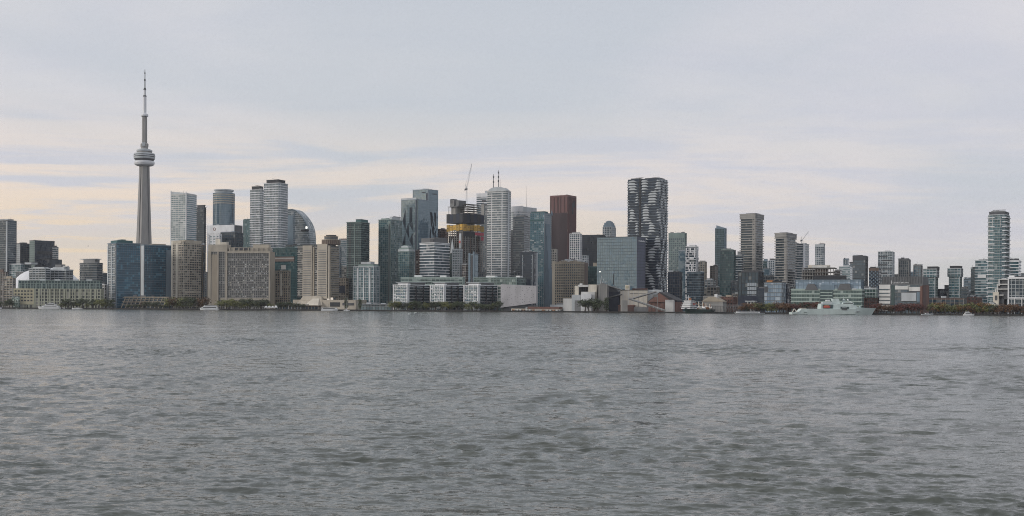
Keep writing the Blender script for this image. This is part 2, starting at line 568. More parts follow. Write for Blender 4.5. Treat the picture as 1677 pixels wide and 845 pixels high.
o = q.build('promenade', 'promenade'); o['kind'] = 'structure'

# ------------------------------------------------------------------ towers and blocks, west to east
def T(name, label, *a, **k):
    return Bld(name, label, *a, **k)

# --- far left
b = T('residential_tower', 'dark tower with pale corner strip, cut off by the left picture edge', -24, 12, 27, 361, 2650)
b.face(st('dark', 'grey', .9, .3, 3.9, bay=3.2))
b.panel('corner_strip', 'palegrey', 0, .94, 1.0, 0, b.H - 2, .7)
b.panel('corner_strip', 'palegrey', 0, .40, .47, 0, b.H - 8, .6)
b.pent(-10, 10, 358.5, 'palegrey'); b.mast(10, 360, 354, .4)

b = T('residential_tower', 'narrow dark gridded tower with pale flank between dark tower and dark glass office', 27, 33, 48, 399, 2750, th=35)
b.face(st('dark', 'dgrey', .8, .3, 3.8, 'dgrey', .5, .35, bay=4, faces=('palegrey', None, None, None), medges=(1,)))
b.pent(28, 33, 397, 'dgrey', .25, .75)

b = T('office_tower', 'dark blue glass office block with pale left flank behind the stadium', 48, 57, 89, 394, 2720, th=38, dmax=80)
b.face(st('navy', 'dgrey', .5, .15, 4, 'navy', .3, .25, bay=3.5, faces=('greengrey', None, None, None), medges=(1,)))
b.panel('sky_lobby_band', 'black', 1, .1, .95, b.z(416), b.z(411), .35)
b.clutter(3, 1.5)
b = T('residential_block', 'small pale striped block beside the dark glass office', 86, 94, 95.5, 405, 2700)
b.face(st('grey', 'offwhite', 1.1, .4, 3.6, bay=3))
b = T('office_block', 'low black glass block in front of the dark glass office', 60, 80, 101, 425, 2660, th=30)
b.face(st('navy', 'black', .6, .2, 4, 'black', .3, .3, bay=4))
b.pent(62, 72, 423, 'black')
b = T('glass_block', 'teal glass low block with white roof beside the stadium dome', 13, 34, 51, 433, 2640, th=25)
b.face(st('teal', 'palegrey', .9, .4, 4, 'palegrey', .3, .3, bay=5))
b.vol('roof_canopy', 'palegrey', -.04, 1.04, -.04, 1.04, b.H + 1.05, b.H + 1.9)
b.pent(35, 46, 429.5, 'palegrey', .3, .9)

# stadium dome
Yd = 2300
cxd = W3(77, 450, Yd + 65)[0]; rd = 56 / F * (Yd + 65)
dome = thing('stadium_dome', 'white stadium dome half hidden behind grey condo blocks', 'stadium', (cxd, Yd + rd, GZ))
prof = []
hd = W3(77, 438.5, Yd + rd)[2] - GZ
for k in range(9):
    a_ = math.pi / 2 * k / 8
    prof.append((rd * math.cos(a_) ** .9 + .01, hd * .38 + hd * .62 * math.sin(a_)))
MB().lathe([(rd, 0), (rd, hd * .38)] + prof[1:], n=48).build('roof_shell', 'domewhite', dome, smooth=True)
for k in range(-3, 4):
    mb = MB(); pr = None
    for j in range(25):
        a_ = math.pi * j / 24
        xx = rd * .13 * k * 2
        rr = math.sqrt(max(.0, rd * rd - xx * xx))
        q_ = (xx, -rr * math.cos(a_), hd * .38 + hd * .62 * math.sin(a_) * rr / rd + .25)
        if pr:
            mb.beam(pr, q_, .6, 4)
        pr = q_
    mb.build('roof_rib', 'palegrey', dome)
MB().lathe([(rd + 1.5, -.3), (rd + 1.5, hd * .34)], n=48).build('drum_wall', 'concrete', dome)

b = T('condo_block', 'grey striped condo block in front of stadium dome, left of the stepped one', 48, 74, 82, 440, 2200)
b.face(st('dark', 'palegrey', 1.2, .9, 3.5, 'palegrey', .5, .5, bay=8))
b.pent(52, 70, 437, 'palegrey')
b = T('condo_block', 'grey striped condo block with stepped roof in front of stadium dome', 83, 108, 119, 442, 2210)
b.face(st('dark', 'palegrey', 1.2, .9, 3.5, 'palegrey', .5, .5, bay=8))
b.pent(85, 104, 437, 'palegrey', .1, .9); b.pent(88, 98, 433, 'grey', .2, .8, z0=b.z(437))
b.vol('roof_blade', 'offwhite', b.u(99), b.u(107), .3, .5, b.z(437), b.z(435))

b = T('round_condo', 'rounded dark condo tower with flat oversailing cap left of blue towers', 130, 158, 168, 431, 2180, th=25)
pl = [b.pt(0, .05), b.pt(.12, -.06), b.pt(.35, -.16), b.pt(.6, -.16), b.pt(.85, -.06), b.pt(1, .05), b.pt(1, 1), b.pt(0, 1)]
b.face(st('dark', 'grey', 1.1, .6, 3.6, bay=3), poly=pl)
b.pent(136, 155, 425, 'grey', .05, .8); b.vol('cap_slab', 'palegrey', b.u(132), b.u(157), -.05, .9, b.z(425) + .4, b.z(423.4))
b = T('residential_block', 'dark narrow block tucked between round condo and blue tower', 166, 175, 177, 449, 2260)
b.face(st('dark', 'dgrey', .8, .3, 3.6, bay=3))
b = T('shed', 'small white roofed shed beside the round condo', 160, 171, 174, 466, 2010)
b.face(st('room', 'white', .8, .3, 4, 'offwhite', .6, .4, bay=5, roof='white'))

b = T('apartment_block', 'brown grey apartment block at the left edge behind low trees', -16, 9, 12, 446, 2120)
b.face(st('room', 'brown', 1.3, .5, 3.5, 'concrete', 1.0, .7, bay=6)); b.pent(-5, 4, 441, 'brown')
b = T('apartment_block', 'stepped brown apartment block left of the waterfront terminal', 7, 21, 25, 456, 2060)
b.face(st('room', 'tan', 1.2, .5, 3.4, 'concrete', 1.2, .7, bay=6)); b.pent(9, 17, 452, 'tan')

# waterfront terminal: masonry base, green glass storeys set back on top
b = T('terminal_building', 'long beige waterfront terminal with green glass storeys on top', 23, 165, 169, 474, 1965, th=6, dmax=45)
b.face(st('room', 'olive', 1.3, .55, 4.3, 'olive', 1.3, .8, bay=5.2, roof='concrete'))
for k in range(0, 18):
    b.panel('pier', 'olive', 0, k / 17.0 - .006 if k else 0, min(1, k / 17.0 + .008), 0, b.H, 1.2)
b.panel('corner_pavilion', 'gold', 0, .0, .235, b.z(499), b.H + 1.2, 1.5)
for k in range(6):
    for j in range(4):
        b.panel('window', 'black', 0, .012 + k * .037, .034 + k * .037, b.z(494 - j * 5.2), b.z(494 - j * 5.2) + 2.4, 1.62, -1.3)
gp = b.rect(.05, .985, .12, .9)
zt = b.H + .9
b.face(st('dteal', 'greengrey', .8, .35, 3.6, 'greengrey', .6, .5, bay=5, roof='greengrey'), zt, b.z(460.5), gp)
for k in range(15):
    u_ = .06 + k * .062
    b.vol('roof_bay', 'greengrey', u_, u_ + .011, .05, .13, zt, b.z(464 + (k % 2)))
for px in (64, 88, 118, 140):
    b.vol('roof_plant', 'palegrey', b.u(px), b.u(px + 9), .35, .6, b.z(460.5), b.z(457.5))

# blue glass condo pair
b = T('blue_condo_tower', 'deep blue glass condo tower with grey left flank at the water', 176.5, 190, 229.5, 399, 1990, th=52, dmax=62)
s_ = st('blue', 'bluegrey', .5, .25, 3.3, 'navy', .35, .3, bay=3.3, faces=('grey', None, None, None), medges=(1,))
b.face(s_)
b.panel('balcony_stack', 'palegrey', 0, .0, .10, 0, b.H - 3, .9); b.panel('balcony_stack', 'palegrey', 0, .45, .55, 0, b.H - 3, .9)
for k in range(30):
    zz = 3.56 + k * 3.96 + 1.2
    if zz < b.H - 4:
        b.panel('balcony', 'palegrey', 0, .1, .95, zz, zz + .9, 1.1)
b.panel('corner_strip', 'bluegrey', 1, .0, .03, 0, b.H, .5)
b.vol('roof_terrace', 'bluegrey', -.03, 1.02, -.02, 1.02, b.H + 1.02, b.H + 1.8)
b.vol('penthouse', 'tealpanel', .1, .9, .08, .72, b.H + 1.7, b.z(393)); b.vol('lift_room', 'greengrey', .3, .7, .3, .5, b.z(393), b.z(391))
b = T('blue_condo_tower', 'deep blue glass condo tower right of the spire shaft foot', 231, 236.5, 280.5, 402, 2060, th=52, dmax=62)
b.face(dict(s_, faces=('bluegrey', None, None, None)))
b.panel('corner_strip', 'palegrey', 0, .1, .9, 0, b.H, .5)
b.vol('roof_terrace', 'bluegrey', -.03, 1.02, -.02, 1.02, b.H + 1.02, b.H + 1.8)
b.vol('penthouse', 'tan', .1, .9, .3, .8, b.H + 1.7, b.z(398.5))
b.vol('side_bay', 'bluegrey', .85, 1.12, .80, .97, 0, b.z(408))

b = T('terraced_podium', 'low tan podium with slanting concrete ribs below the blue towers', 204, 276, 281, 487, 1975, th=8)
b.face(st('dark', 'tan', .6, .3, 4, roof='concrete'))
for k in range(11):
    u_ = .03 + k * .094
    p0, p1 = b.pt(u_ - .07, -.5), b.pt(u_, .0)
    MB().beam((p0[0], p0[1], -.2), (p1[0], p1[1], b.H + .8), .65, 4).build('rib', 'tan', b.root)
for f in (.3, .62, .97):
    p0, p1 = b.pt(-.04, -.5 * (1 - f)), b.pt(1.0, -.5 * (1 - f))
    MB().beam((p0[0], p0[1], b.H * f), (p1[0], p1[1], b.H * f), .5, 4).build('purlin', 'tan', b.root)

# white and blue tower, dark tower, beige grid tower
b = T('residential_tower', 'tall white and blue glass tower with slanted roofline right of the spire', 279, 305, 321.5, 318, 2420, dmax=40)
b.face(st('pale', 'offwhite', 1.3, .3, 3.4, 'offwhite', .5, .25, bay=6, faces=(None, 'steelblue', None, None), medges=(0,)))
b.panel('corner_strip', 'white', 0, .95, 1.0, 0, b.H + 5, .5); b.panel('edge_strip', 'white', 0, 0, .05, 0, b.H + 8, .5)
t_ = MB()
pl = b.rect(0, 1, 0, .9)
t_.v = [(pl[0][0], pl[0][1], b.H + .9), (pl[1][0], pl[1][1], b.H + .9), (pl[2][0], pl[2][1], b.H + .9), (pl[3][0], pl[3][1], b.H + .9),
        (pl[0][0], pl[0][1], b.z(312.5)), (pl[1][0], pl[1][1], b.z(316)), (pl[2][0], pl[2][1], b.z(316.5)), (pl[3][0], pl[3][1], b.z(312.5))]
for f in ((0, 1, 5, 4), (1, 2, 6, 5), (2, 3, 7, 6), (3, 0, 4, 7), (4, 5, 6, 7)):
    t_.face(f)
t_.build('sloped_crown', 'palegrey', b.root)
b.mast(292, 314, 310.5, .3)
b = T('residential_tower', 'slim dark tower with flat cap behind white and blue tower', 320, 334, 337, 340, 2500)
b.face(st('dark', 'dgrey', .9, .6, 3.5, bay=3)); b.pent(322, 333, 336.5, 'dgrey'); b.vol('cap_slab', 'midgrey', -.05, 1, 0, 1, b.z(336.5) + .4, b.z(335.5))

b = T('beige_tower', 'beige concrete grid tower with rounded front left of the hotel slab', 281, 300, 329, 395, 2030, th=42, dmax=50)
pl = [b.pt(0, 0), b.pt(.85, 0), b.pt(.97, .03), b.pt(1, .10), b.pt(1, 1), b.pt(0, 1)]
b.face(st('room', 'beige', 1.25, .55, 3.3, 'beige', .8, .4, bay=4.2, roof='concrete'), poly=pl)
b.panel('blank_wall', 'cream', 0, .0, .12, 0, b.H + .9, .9); b.panel('blank_wall', 'cream', 0, .40, .55, 0, b.H + .9, .8)
b.panel('roof_band', 'beige', 0, 0, .86, b.H - 3.4, b.H + 1.3, .85); b.panel('roof_band', 'beige', 1, .1, 1, b.H - 3.4, b.H + 1.3, .85)
b.panel('belt_course', 'beige', 1, .1, 1, b.z(480), b.z(476), .9); b.pent(287, 297, 392.5, 'beige', .2, .7)
b = T('residential_tower', 'dark wing right behind the beige grid tower', 326, 333, 335, 402, 2075, dep=40)
b.face(st('dark', 'brown', .7, .4, 3.3, bay=3)); b.panel('corner_strip', 'tan', 0, .8, .95, 0, b.H, .5)  # dark glass with brown slab edges

# round capped tower and telecom block
b = T('round_cap_tower', 'blue glass tower with beige upper bands and round flat cap', 351.5, 380, 381, 317, 2500, dep=36)
c_, r_ = b.pt(.5, .5), b.L * .5
pl = circle(c_, r_, 28)
b.face(st('steelblue', 'bluegrey', .6, .25, 3.7, 'bluegrey', .25, .3, bay=2.6), poly=pl)
for k in range(5):
    MB().prism(circle(c_, r_ + .55, 28), b.H - 3 - k * 4.5, b.H - 1.2 - k * 4.5).build('crown_band', 'beige', b.root)
MB().prism(circle(c_, r_ * .8, 28), b.H + .9, b.z(312.5)).build('plant_drum', 'palegrey', b.root)
MB().prism(circle(c_, r_ * .92, 28), b.z(312.5), b.z(310.3)).build('cap_disc', 'palegrey', b.root)
b.panel('corner_strip', 'dgrey', 1, .3, .6, 0, b.H, .4)

b = T('telecom_block', 'white panelled block with small round emblem below round capped tower', 340, 383, 396, 369, 2330, th=25)
b.face(st('pale', 'white', 2.2, .5, 4.6, 'white', 2.4, .7, bay=6, roof='white', faces=('offwhite', 'grey', None, None)))
b.panel('blank_front', 'white', 0, 0, 1, b.z(381), b.H + 1, 1.0); b.panel('flank', 'midgrey', 1, 0, 1, b.z(382), b.H + .9, .8)
a_, e_ = b.edge(0); d_ = (e_ - a_) / np.linalg.norm(e_ - a_); n_ = np.array((d_[1], -d_[0]))
c_ = a_ + d_ * b.L * .27 + n_ * 1.2
rg = MB()
for k in range(20):
    t0, t1 = 2 * math.pi * k / 20, 2 * math.pi * (k + 1) / 20
    f = lambda t: (float(c_[0] + d_[0] * 2.6 * math.cos(t)), float(c_[1] + d_[1] * 2.6 * math.cos(t)), b.z(374.5) + 2.6 * math.sin(t))
    rg.beam(f(t0), f(t1), .5, 4)
rg.build('emblem_ring', 'rust', b.root)
b = T('office_block', 'dark glass office block below the white panelled block', 361, 385, 398, 381, 2250, th=24)
b.face(st('dark', 'dgrey', .6, .2, 4.2, 'dgrey', .3, .3, bay=4)); b.vol('roof_screen', 'bluegrey', .02, .98, .02, .6, b.H + .9, b.H + 2.2)
b = T('white_block', 'low white block with teal window strip above the hotel slab', 343, 359, 362, 384, 2240)
b.face(st('pale', 'white', 2.0, .4, 4.0, 'white', 3, .5, bay=8, roof='white')); b.pent(354, 361.5, 391, 'cream', -.4, -.1, z0=0)
b = T('glass_tower', 'slim green glass tower squeezed between telecom block and white twins', 398, 409, 412, 360, 2420)
b.face(st('teal', 'tealpanel', .7, .2, 3.8, 'greengrey', .3, .25, bay=3)); b.clutter(2, 1.2)

# white banded twin towers
for (x0, xc, x1, tp, lab, Yq) in ((409.5, 427, 433, 311, 'shorter left white banded twin tower with dark crown', 2330), (432, 458, 470.5, 300, 'taller right white banded twin tower with dark crown', 2290)):
    b = T('banded_tower', lab, x0, xc, x1, tp, Yq, dmax=46)
    pl = [b.pt(0, 0), b.pt(.9, 0), b.pt(1, .1), b.pt(1, 1), b.pt(0, 1)]
    s_ = st('silver', 'white', 1.15, .7, 3.7, bay=3.2, roof='offwhite')
    s_['m'] = 'palegrey'; s_['mw'] = .4; s_['mp'] = .2
    b.face(s_, poly=pl)
    for k in range(46):
        zz = 6 + k * 4.44 + rnd.choice((0, 0, .4))
        if zz < b.H - 6 and rnd.random() < .8:
            u_ = rnd.uniform(0, .6)
            b.panel('balcony_screen', rnd.choice(('midgrey', 'dgrey', 'bluegrey')), 0, u_, u_ + rnd.uniform(.12, .3), zz, zz + 1.5, .35)
    dk = b.rect(.1, .9, .1, .9)
    MB().prism(dk, b.H + .8, b.z(tp - 6)).build('crown_louvre', 'black', b.root)
    MB().prism(offset(dk, .3), b.z(tp - 6) - .05, b.z(tp - 6) + .5).build('crown_cap', 'midgrey', b.root)
    q0, q1 = b.pt(.35, .3), b.pt(.85, .2)
    MB().beam((*q0, b.z(tp - 8.5)), (*q1, b.z(tp - 6.8)), .35, 4).build('davit_arm', 'steel', b.root)
    MB().beam((*b.pt(.55, .26), b.z(tp - 6)), (*b.pt(.55, .26), b.z(tp - 8)), .4, 4).build('davit_post', 'steel', b.root)

# arched glass office
b = T('arched_office', 'glass office with roofline curving down to the right beside white twins', 470, 507, 519, 341, 2360, dmax=48)
prof_px = [(470, 400), (470, 342), (481, 341.5), (488, 344), (496, 350), (503, 357), (508, 363), (512, 370), (515, 378), (516.5, 390), (517, 400)]
front = []
for px, py in prof_px:
    front.append(((px - 470) / 47.0, b.z(py)))
front[0] = (0, -.3); front[-1] = (1, -.3)
mb = MB()
n_ = len(front)
for v in (0, 1):
    for u_, z_ in front:
        q_ = b.pt(u_, v * .9); mb.v.append((q_[0], q_[1], z_))
Lf = b.L
mb.face(range(n_), 0, [(u_ * Lf, z_) for u_, z_ in front])
mb.face([n_ + i for i in reversed(range(n_))], 0, [(u_ * Lf, z_) for u_, z_ in reversed(front)])
for i in range(n_):
    j = (i + 1) % n_
    mb.face((i, n_ + i, n_ + j, j), 0, [(0, front[i][1]), (b.R * .9, front[i][1]), (b.R * .9, front[j][1]), (0, front[j][1])])
mb.build('glass_wall', [glass('silver', 3.0, 4.0)], b.root)
def arch_u(z):
    for (u0, z0), (u1, z1) in zip(front[2:], front[3:]):
        if z1 <= z <= z0 + 1e-6:
            return u0 + (u1 - u0) * (z0 - z) / max(z0 - z1, 1e-6)
    return 1.0
zz = 4.0
while zz < b.z(343):
    ue = max(.05, arch_u(zz + 1.0) - .004)
    MB().prism(offset(b.rect(0, ue, 0, .9), .35), zz, zz + .8).build('floor_slab', 'palegrey', b.root)
    zz += 4.2
for k in range(len(front) - 3):
    (u0, z0), (u1, z1) = front[k + 1], front[k + 2]
    p0, p1 = b.pt(u0, -.01), b.pt(u1, -.01)
    MB().beam((*p0, z0), (*p1, z1), .45, 4).build('arch_rib', 'bluegrey', b.root)
b.panel('blue_bay', 'bluegrey', 0, .0, .28, b.z(400), b.z(352), .6)
b.panel('dark_bay', 'black', 0, .62, .97, b.z(378.5), b.z(375.8), .75)
b.panel('emissive_panel', 'lamp', 0, .83, .90, b.z(374.2), b.z(370.8), 1.0)  # small white emissive panel near the curved edge
b.panel('corner_fin', 'bluegrey', 0, .30, .33, b.z(400), b.z(346), .7)

# hotel slab, long grid facade
b = T('hotel_slab', 'long beige concrete slab block with dark window grid behind the park trees', 340.5, 443, 449.5, 413, 2010, th=5, dmax=45)
b.face(st('hotelroom', 'concrete', .75, .5, 3.15, 'concrete', .7, .35, bay=3.1, roof='concrete'))
b.panel('end_wall', 'beige', 0, 0, .05, -.3, b.H + 1.2, 1.2); b.panel('end_wall', 'beige', 0, .98, 1.0, -.3, b.H + 1.2, 1.8)
b.panel('pier', 'beige', 0, .155, .175, -.3, b.H + 1.2, 2.2); b.panel('pier', 'beige', 0, .285, .312, -.3, b.H + 1.2, 1.8)
b.panel('recess_wall', 'tan', 0, .06, .15, -.3, b.H - 4, .8)
b.panel('end_wall', 'tan', 1, 0, 1, -.3, b.H + 1, .7)
b.panel('cornice', 'beige', 0, .28, .99, b.H - 1.5, b.H + 1.4, 1.4)
b.panel('base_band', 'beige', 0, .2, .99, b.z(492), b.z(488.5), 1.3)
b.vol('upper_block', 'beige', 0, .30, .05, .9, b.H + .5, b.z(400.5)); b.vol('upper_block', 'beige', .33, .97, .15, .9, b.H + .5, b.z(405))
b.vol('upper_windows', 'dgrey', .42, .66, .12, .2, b.z(409.5), b.z(405.6))
for k in range(9):
    b.vol('roof_post', 'beige', .33 + k * .075, .345 + k * .075, .08, .16, b.H + .8, b.z(406))
b.vol('lift_room', 'cream', .18, .28, .2, .7, b.z(400.5), b.z(396)); b.vol('lift_room', 'beige', .70, .95, .3, .8, b.z(405), b.z(400))
for k in range(150):      # drawn curtains seen in single rooms
    u_ = .32 + .65 * rnd.random(); fl = rnd.randrange(2, 22)
    zz = fl * 3.78 + .45
    b.panel('curtain', rnd.choice(('offwhite', 'palegrey', 'cream')), 0, u_, u_ + .016, zz, zz + 1.7, .18, -.05)

# teal roofed office group
b = T('teal_office', 'dark teal glass office with brown stone band behind the beige grid block', 447, 486, 497, 406, 2180)
b.face(st('dteal', 'tealpanel', .5, .15, 4.0, 'tealpanel', .25, .2, bay=3))
b.panel('stone_band', 'brown', 0, 0, .9, b.z(428), b.z(420), .9); b.panel('stone_band', 'concrete', 0, 0, .9, b.z(424), b.z(422), 1.1)
b.panel('sky_panel', 'steelbeam', 0, .35, .55, b.z(441), b.z(434), .6)
b = T('grid_block', 'small beige grid block between hotel slab and twin pier hotel', 451, 471, 475, 444, 2050)
b.face(st('room', 'tan', 1.1, .4, 3.3, 'tan', 1.0, .6, bay=4.4, roof='concrete'))
b.panel('cream_bay', 'cream', 0, .42, .56, b.z(485), b.z(448), .75)  # plain cream panel up the middle of the front

# twin pier hotel
b = T('harbour_hotel', 'beige concrete harbour hotel with stacked pier bays and rooftop drum', 488, 540, 555, 403, 1965, th=24, dmax=46)
b.face(st('room', 'concrete', 1.2, .8, 3.05, bay=3.4, roof='concrete'), z0=b.z(487))
for (p0, p1, mm, pr, tp) in ((497, 512, 'beige', 2.6, 401.5), (521, 537, 'beige', 2.8, 399.5), (513, 515.5, 'tan', 1.6, 404), (538.5, 540.5, 'beige', 2.0, 402)):
    b.panel('pier', mm, 0, b.u(p0), b.u(p1), b.z(489), b.z(tp), pr)
me_y = b.z(403)
for (p0, p1, pr) in ((498.5, 510.5, 2.6), (523, 535.5, 2.8)):
    for k in range(26):
        zz = b.z(487) + 2 + k * 3.66
        if zz < b.z(408):
            b.panel('window_strip', 'steel' if k % 4 else 'concrete', 0, b.u(p0), b.u(p1), zz, zz + 1.5, pr + .25, -pr + .1)
for k in range(27):
    zz = b.z(487) + 1.6 + k * 3.66
    if zz < b.H - 1:
        b.panel('balcony', 'tan', 1, .05, .95, zz, zz + 1.1, 1.3)
b.panel('brace_wall', 'tan', 1, .0, .05, 0, b.H, 1.0)
b.vol('podium', 'beige', -.05, 1.9, -.35, 1.1, -.3, b.z(491)); b.vol('podium_window', 'black', 1.12, 1.42, -.37, -.3, b.z(502), b.z(495))
b.vol('podium_window', 'dgrey', 1.5, 1.85, -.365, -.3, b.z(500), b.z(496))
p_ = MB()
for (x0, x1, m0, m1) in ((.08, .98, .2, .78),):
    lo = [b.pt(x0, -.75), b.pt(x1, -.75), b.pt(x1, .3), b.pt(x0, .3)]; hi = [b.pt(m0, -.12), b.pt(m1, -.12), b.pt(m1, .3), b.pt(m0, .3)]
    p_.prism(lo, -.3, b.z(485), top_poly=hi)
p_.build('splayed_base', 'beige', b.root)
p_ = MB().prism([b.pt(.38, -1.0), b.pt(.92, -1.0), b.pt(.92, -.2), b.pt(.38, -.2)], -.3, b.z(489), top_poly=[b.pt(.55, -.28), b.pt(.75, -.28), b.pt(.75, -.2), b.pt(.55, -.2)])
p_.build('wedge_entrance', 'cream', b.root)
cc = b.pt(b.u(534.5), .5)
MB().prism(circle(cc, 7.5, 28), b.H, b.z(399.5)).build('drum_neck', 'dgrey', b.root)
dr_ = MB().prism(circle(cc, 14.8, 28), b.z(400), b.z(393)).build('drum_wall', 'brown', b.root)
MB().prism(circle(cc, 15.3, 28), b.z(393) - .1, b.z(392) + .2).build('drum_rim', 'tan', b.root)
for k in range(28):
    q_ = circle(cc, 15.0, 28)[k]
    MB().beam((*q_, b.z(399.6)), (*q_, b.z(393.3)), .28, 4).build('drum_fin', 'tan', dr_)
MB().prism(circle(cc, 11.0, 24), b.z(392.2), b.z(387)).build('upper_drum', 'midgrey', b.root)
MB().prism(circle(cc, 11.6, 24), b.z(387) - .1, b.z(386.2)).build('drum_rim', 'tan', b.root)
MB().prism(circle(cc, 8.5, 24), b.z(386.3), b.z(384.2)).build('top_drum', 'dgrey', b.root)
b.mast(526, 385, 380, .2)

b = T('white_tower', 'pale tower with dark red roof strip behind the harbour hotel', 552.5, 566, 570, 393, 2550)
b.face(st('pale', 'offwhite', 1.2, .3, 3.6, bay=3)); b.vol('roof_strip', 'dbrick', .35, 1, .1, .9, b.H + .9, b.z(390.5))
b = T('residential_block', 'bluish grey block directly right of the harbour hotel', 546, 556, 559, 406, 2120)
b.face(st('grey', 'bluegrey', .9, .5, 3.2, bay=3))
b = T('brown_block', 'low brown block between harbour hotel and dark green tower', 551, 566, 570, 456, 2080)
b.face(st('brown', 'tan', 1.4, .3, 4, 'tan', 1.5, .4, bay=5)); b.panel('dark_front', 'navy', 0, 0, 1, b.z(480), b.z(468), .6)

# dark green condo, pale front condo, tall teal condo
b = T('dark_condo_tower', 'dark green glass condo tower right of the harbour hotel', 568, 591, 604.5, 364, 2080, dmax=44)
b.face(st('dteal', 'greengrey', .55, 1.0, 3.2, 'dgrey', .35, .3, bay=3.4))
b.panel('dark_bay', 'black', 0, .12, .30, 0, b.H - 2, .5)
b.panel('corner_strip', 'greengrey', 0, .55, .60, 0, b.H - 2, .8)
b.pent(581, 590, 359, 'tealpanel', .1, .9)
b = T('pale_condo_tower', 'shorter pale gridded glass condo in front of dark green tower', 579, 612, 621, 437, 1960, dmax=40)
b.face(st('teal', 'palegrey', .55, .5, 3.3, 'palegrey', .55, .7, bay=4.6, roof='palegrey'))
for f_ in (.18, .5, .8):
    b.panel('white_stack', 'white', 0, f_, f_ + .035, 0, b.H - 2, 1.0)
b.pent(586, 611, 432.5, 'greengrey', .05, .95); b.pent(590, 606, 428.5, 'palegrey', .1, .8, z0=b.z(432.5)); b.mast(613, 437, 431, .2)
b = T('teal_condo_tower', 'tall teal glass condo pair tower with stepped roof left of faceted towers', 620, 640, 657.5, 360, 2110, th=26, dmax=50)
b.face(st('teal', 'greengrey', .5, .8, 3.15, 'greengrey', .35, .4, bay=4.2))
b.panel('pale_bay', 'greengrey', 0, .78, .98, 0, b.z(362), .9)
b.panel('window_bay', 'dgrey', 0, .84, .92, 6, b.z(366), 1.05)
b.vol('roof_step', 'greengrey', .1, .7, .1, .9, b.H + .9, b.z(357)); b.vol('roof_step', 'palegrey', .8, 1.0, .1, .9, b.H + .9, b.z(354.5)); b.vol('roof_cap', 'dgrey', .9, 1.0, .3, .9, b.z(354.5), b.z(353.5))
b.mast(645, 356, 351, .2)
b = T('domed_condo', 'small teal condo with rounded crown in front of teal tower', 650, 670, 680, 412, 2030, th=28, dmax=40)
pl = [b.pt(0, .25), b.pt(.25, 0), b.pt(1, 0), b.pt(1, .7), b.pt(.85, 1), b.pt(0, 1)]
b.face(st('teal', 'greengrey', .5, .6, 3.2, 'greengrey', .4, .4, bay=4), poly=pl)
for k, (g_, yy) in enumerate(((.04, 408), (.12, 405), (.22, 402.5), (.34, 401))):
    b.vol('crown_tier', 'palegrey' if k % 2 == 0 else 'greengrey', g_, 1 - g_, g_, 1 - g_, b.H + .5 if k == 0 else b.z((408, 405, 402.5)[k - 1]) - .2, b.z(yy))

# faceted twin office towers
def facets(b, e, polys, part='facet'):
    """folded dark facets on face e, each outline standing a little proud and bent along its middle"""
    a, c = b.edge(e); d = c - a; L = np.linalg.norm(d); d = d / L; n = np.array((d[1], -d[0]))
    for pl in polys:
        uv = [((px - b.x0) / (b.xc - b.x0) if e == 0 else (px - b.xc) / (b.x1 - b.xc), b.z(py)) for px, py in pl]
        cu = sum(t[0] for t in uv) / len(uv); cz = sum(t[1] for t in uv) / len(uv)
        m_ = MB(); k_ = len(uv)
        for u_, z_ in uv:
            q = a + d * L * u_ + n * .26; m_.v.append((float(q[0]), float(q[1]), z_))
        for u_, z_ in uv:
            q = a + d * L * u_ - n * .2; m_.v.append((float(q[0]), float(q[1]), z_))
        q = a + d * L * cu + n * .75; m_.v.append((float(q[0]), float(q[1]), cz))
        for i in range(k_):
            j = (i + 1) % k_
            m_.face((i, j, 2 * k_)); m_.face((i, k_ + i, k_ + j, j))
        m_.build(part, 'facetglass', b.root)
m_, t_, out_ = base_nodes('facetglass')
p_ = t_.add('ShaderNodeBsdfPrincipled', {'Base Color': (.010, .019, .030, 1), 'Roughness': .4, 'IOR': 1.15})
t_.l.new(p_.outputs[0], out_.inputs[0]); MC['facetglass'] = m_
b = T('faceted_tower', 'rear faceted glass tower, the taller of the pair with folded dark diamonds', 675.5, 700, 717, 310.5, 2560, th=40, dmax=48)
b.face(st('cibc', 'bluegrey', .35, .12, 4.2, 'bluegrey', .2, .2, bay=3, faces=(None, 'steelblue', None, None)))
facets(b, 1, [[(704, 347), (707, 347), (709.5, 359), (706, 373)], [(711, 347), (713.7, 347), (713.7, 372), (711, 360)], [(709.5, 362), (711.5, 374), (709.5, 389), (706.8, 376)], [(704, 372), (706, 379), (705.3, 391), (703.4, 391)], [(713.7, 377), (713.7, 391), (711.7, 391), (711.2, 381)]])
b.panel('corner_fin', 'palegrey', 0, .0, .03, 0, b.H + 3, .5); b.panel('recess', 'navy', 0, .90, 1.0, 0, b.z(316), .35); b.panel('corner_fin', 'palegrey', 1, .0, .04, 0, b.H + 3, .5)
b.panel('sign', 'black', 0, .62, .85, b.z(315.5), b.z(314), .3); b.panel('sign', 'black', 1, .45, .85, b.z(317.5), b.z(316), .3)
b.panel('parapet_screen', 'palegrey', 0, 0, .88, b.H + .9, b.z(308.8), .3)
b = T('faceted_tower', 'front faceted glass tower, the shorter of the pair with dark diamond folds', 656.5, 682, 701.5, 327, 2400, th=36, dmax=50)
b.face(st('cibc', 'bluegrey', .35, .12, 4.2, 'bluegrey', .2, .2, bay=3, faces=(None, 'steelblue', None, None)))
facets(b, 0, [[(664, 342), (659, 361), (664, 377)], [(670.5, 339), (675, 339), (675, 362), (670.3, 368)], [(669, 364), (670.2, 391), (664.3, 378)], [(671, 368), (675.3, 363), (676, 378)], [(664, 380), (659, 399), (664, 404)], [(675.5, 382), (676, 404), (670.4, 393)]])
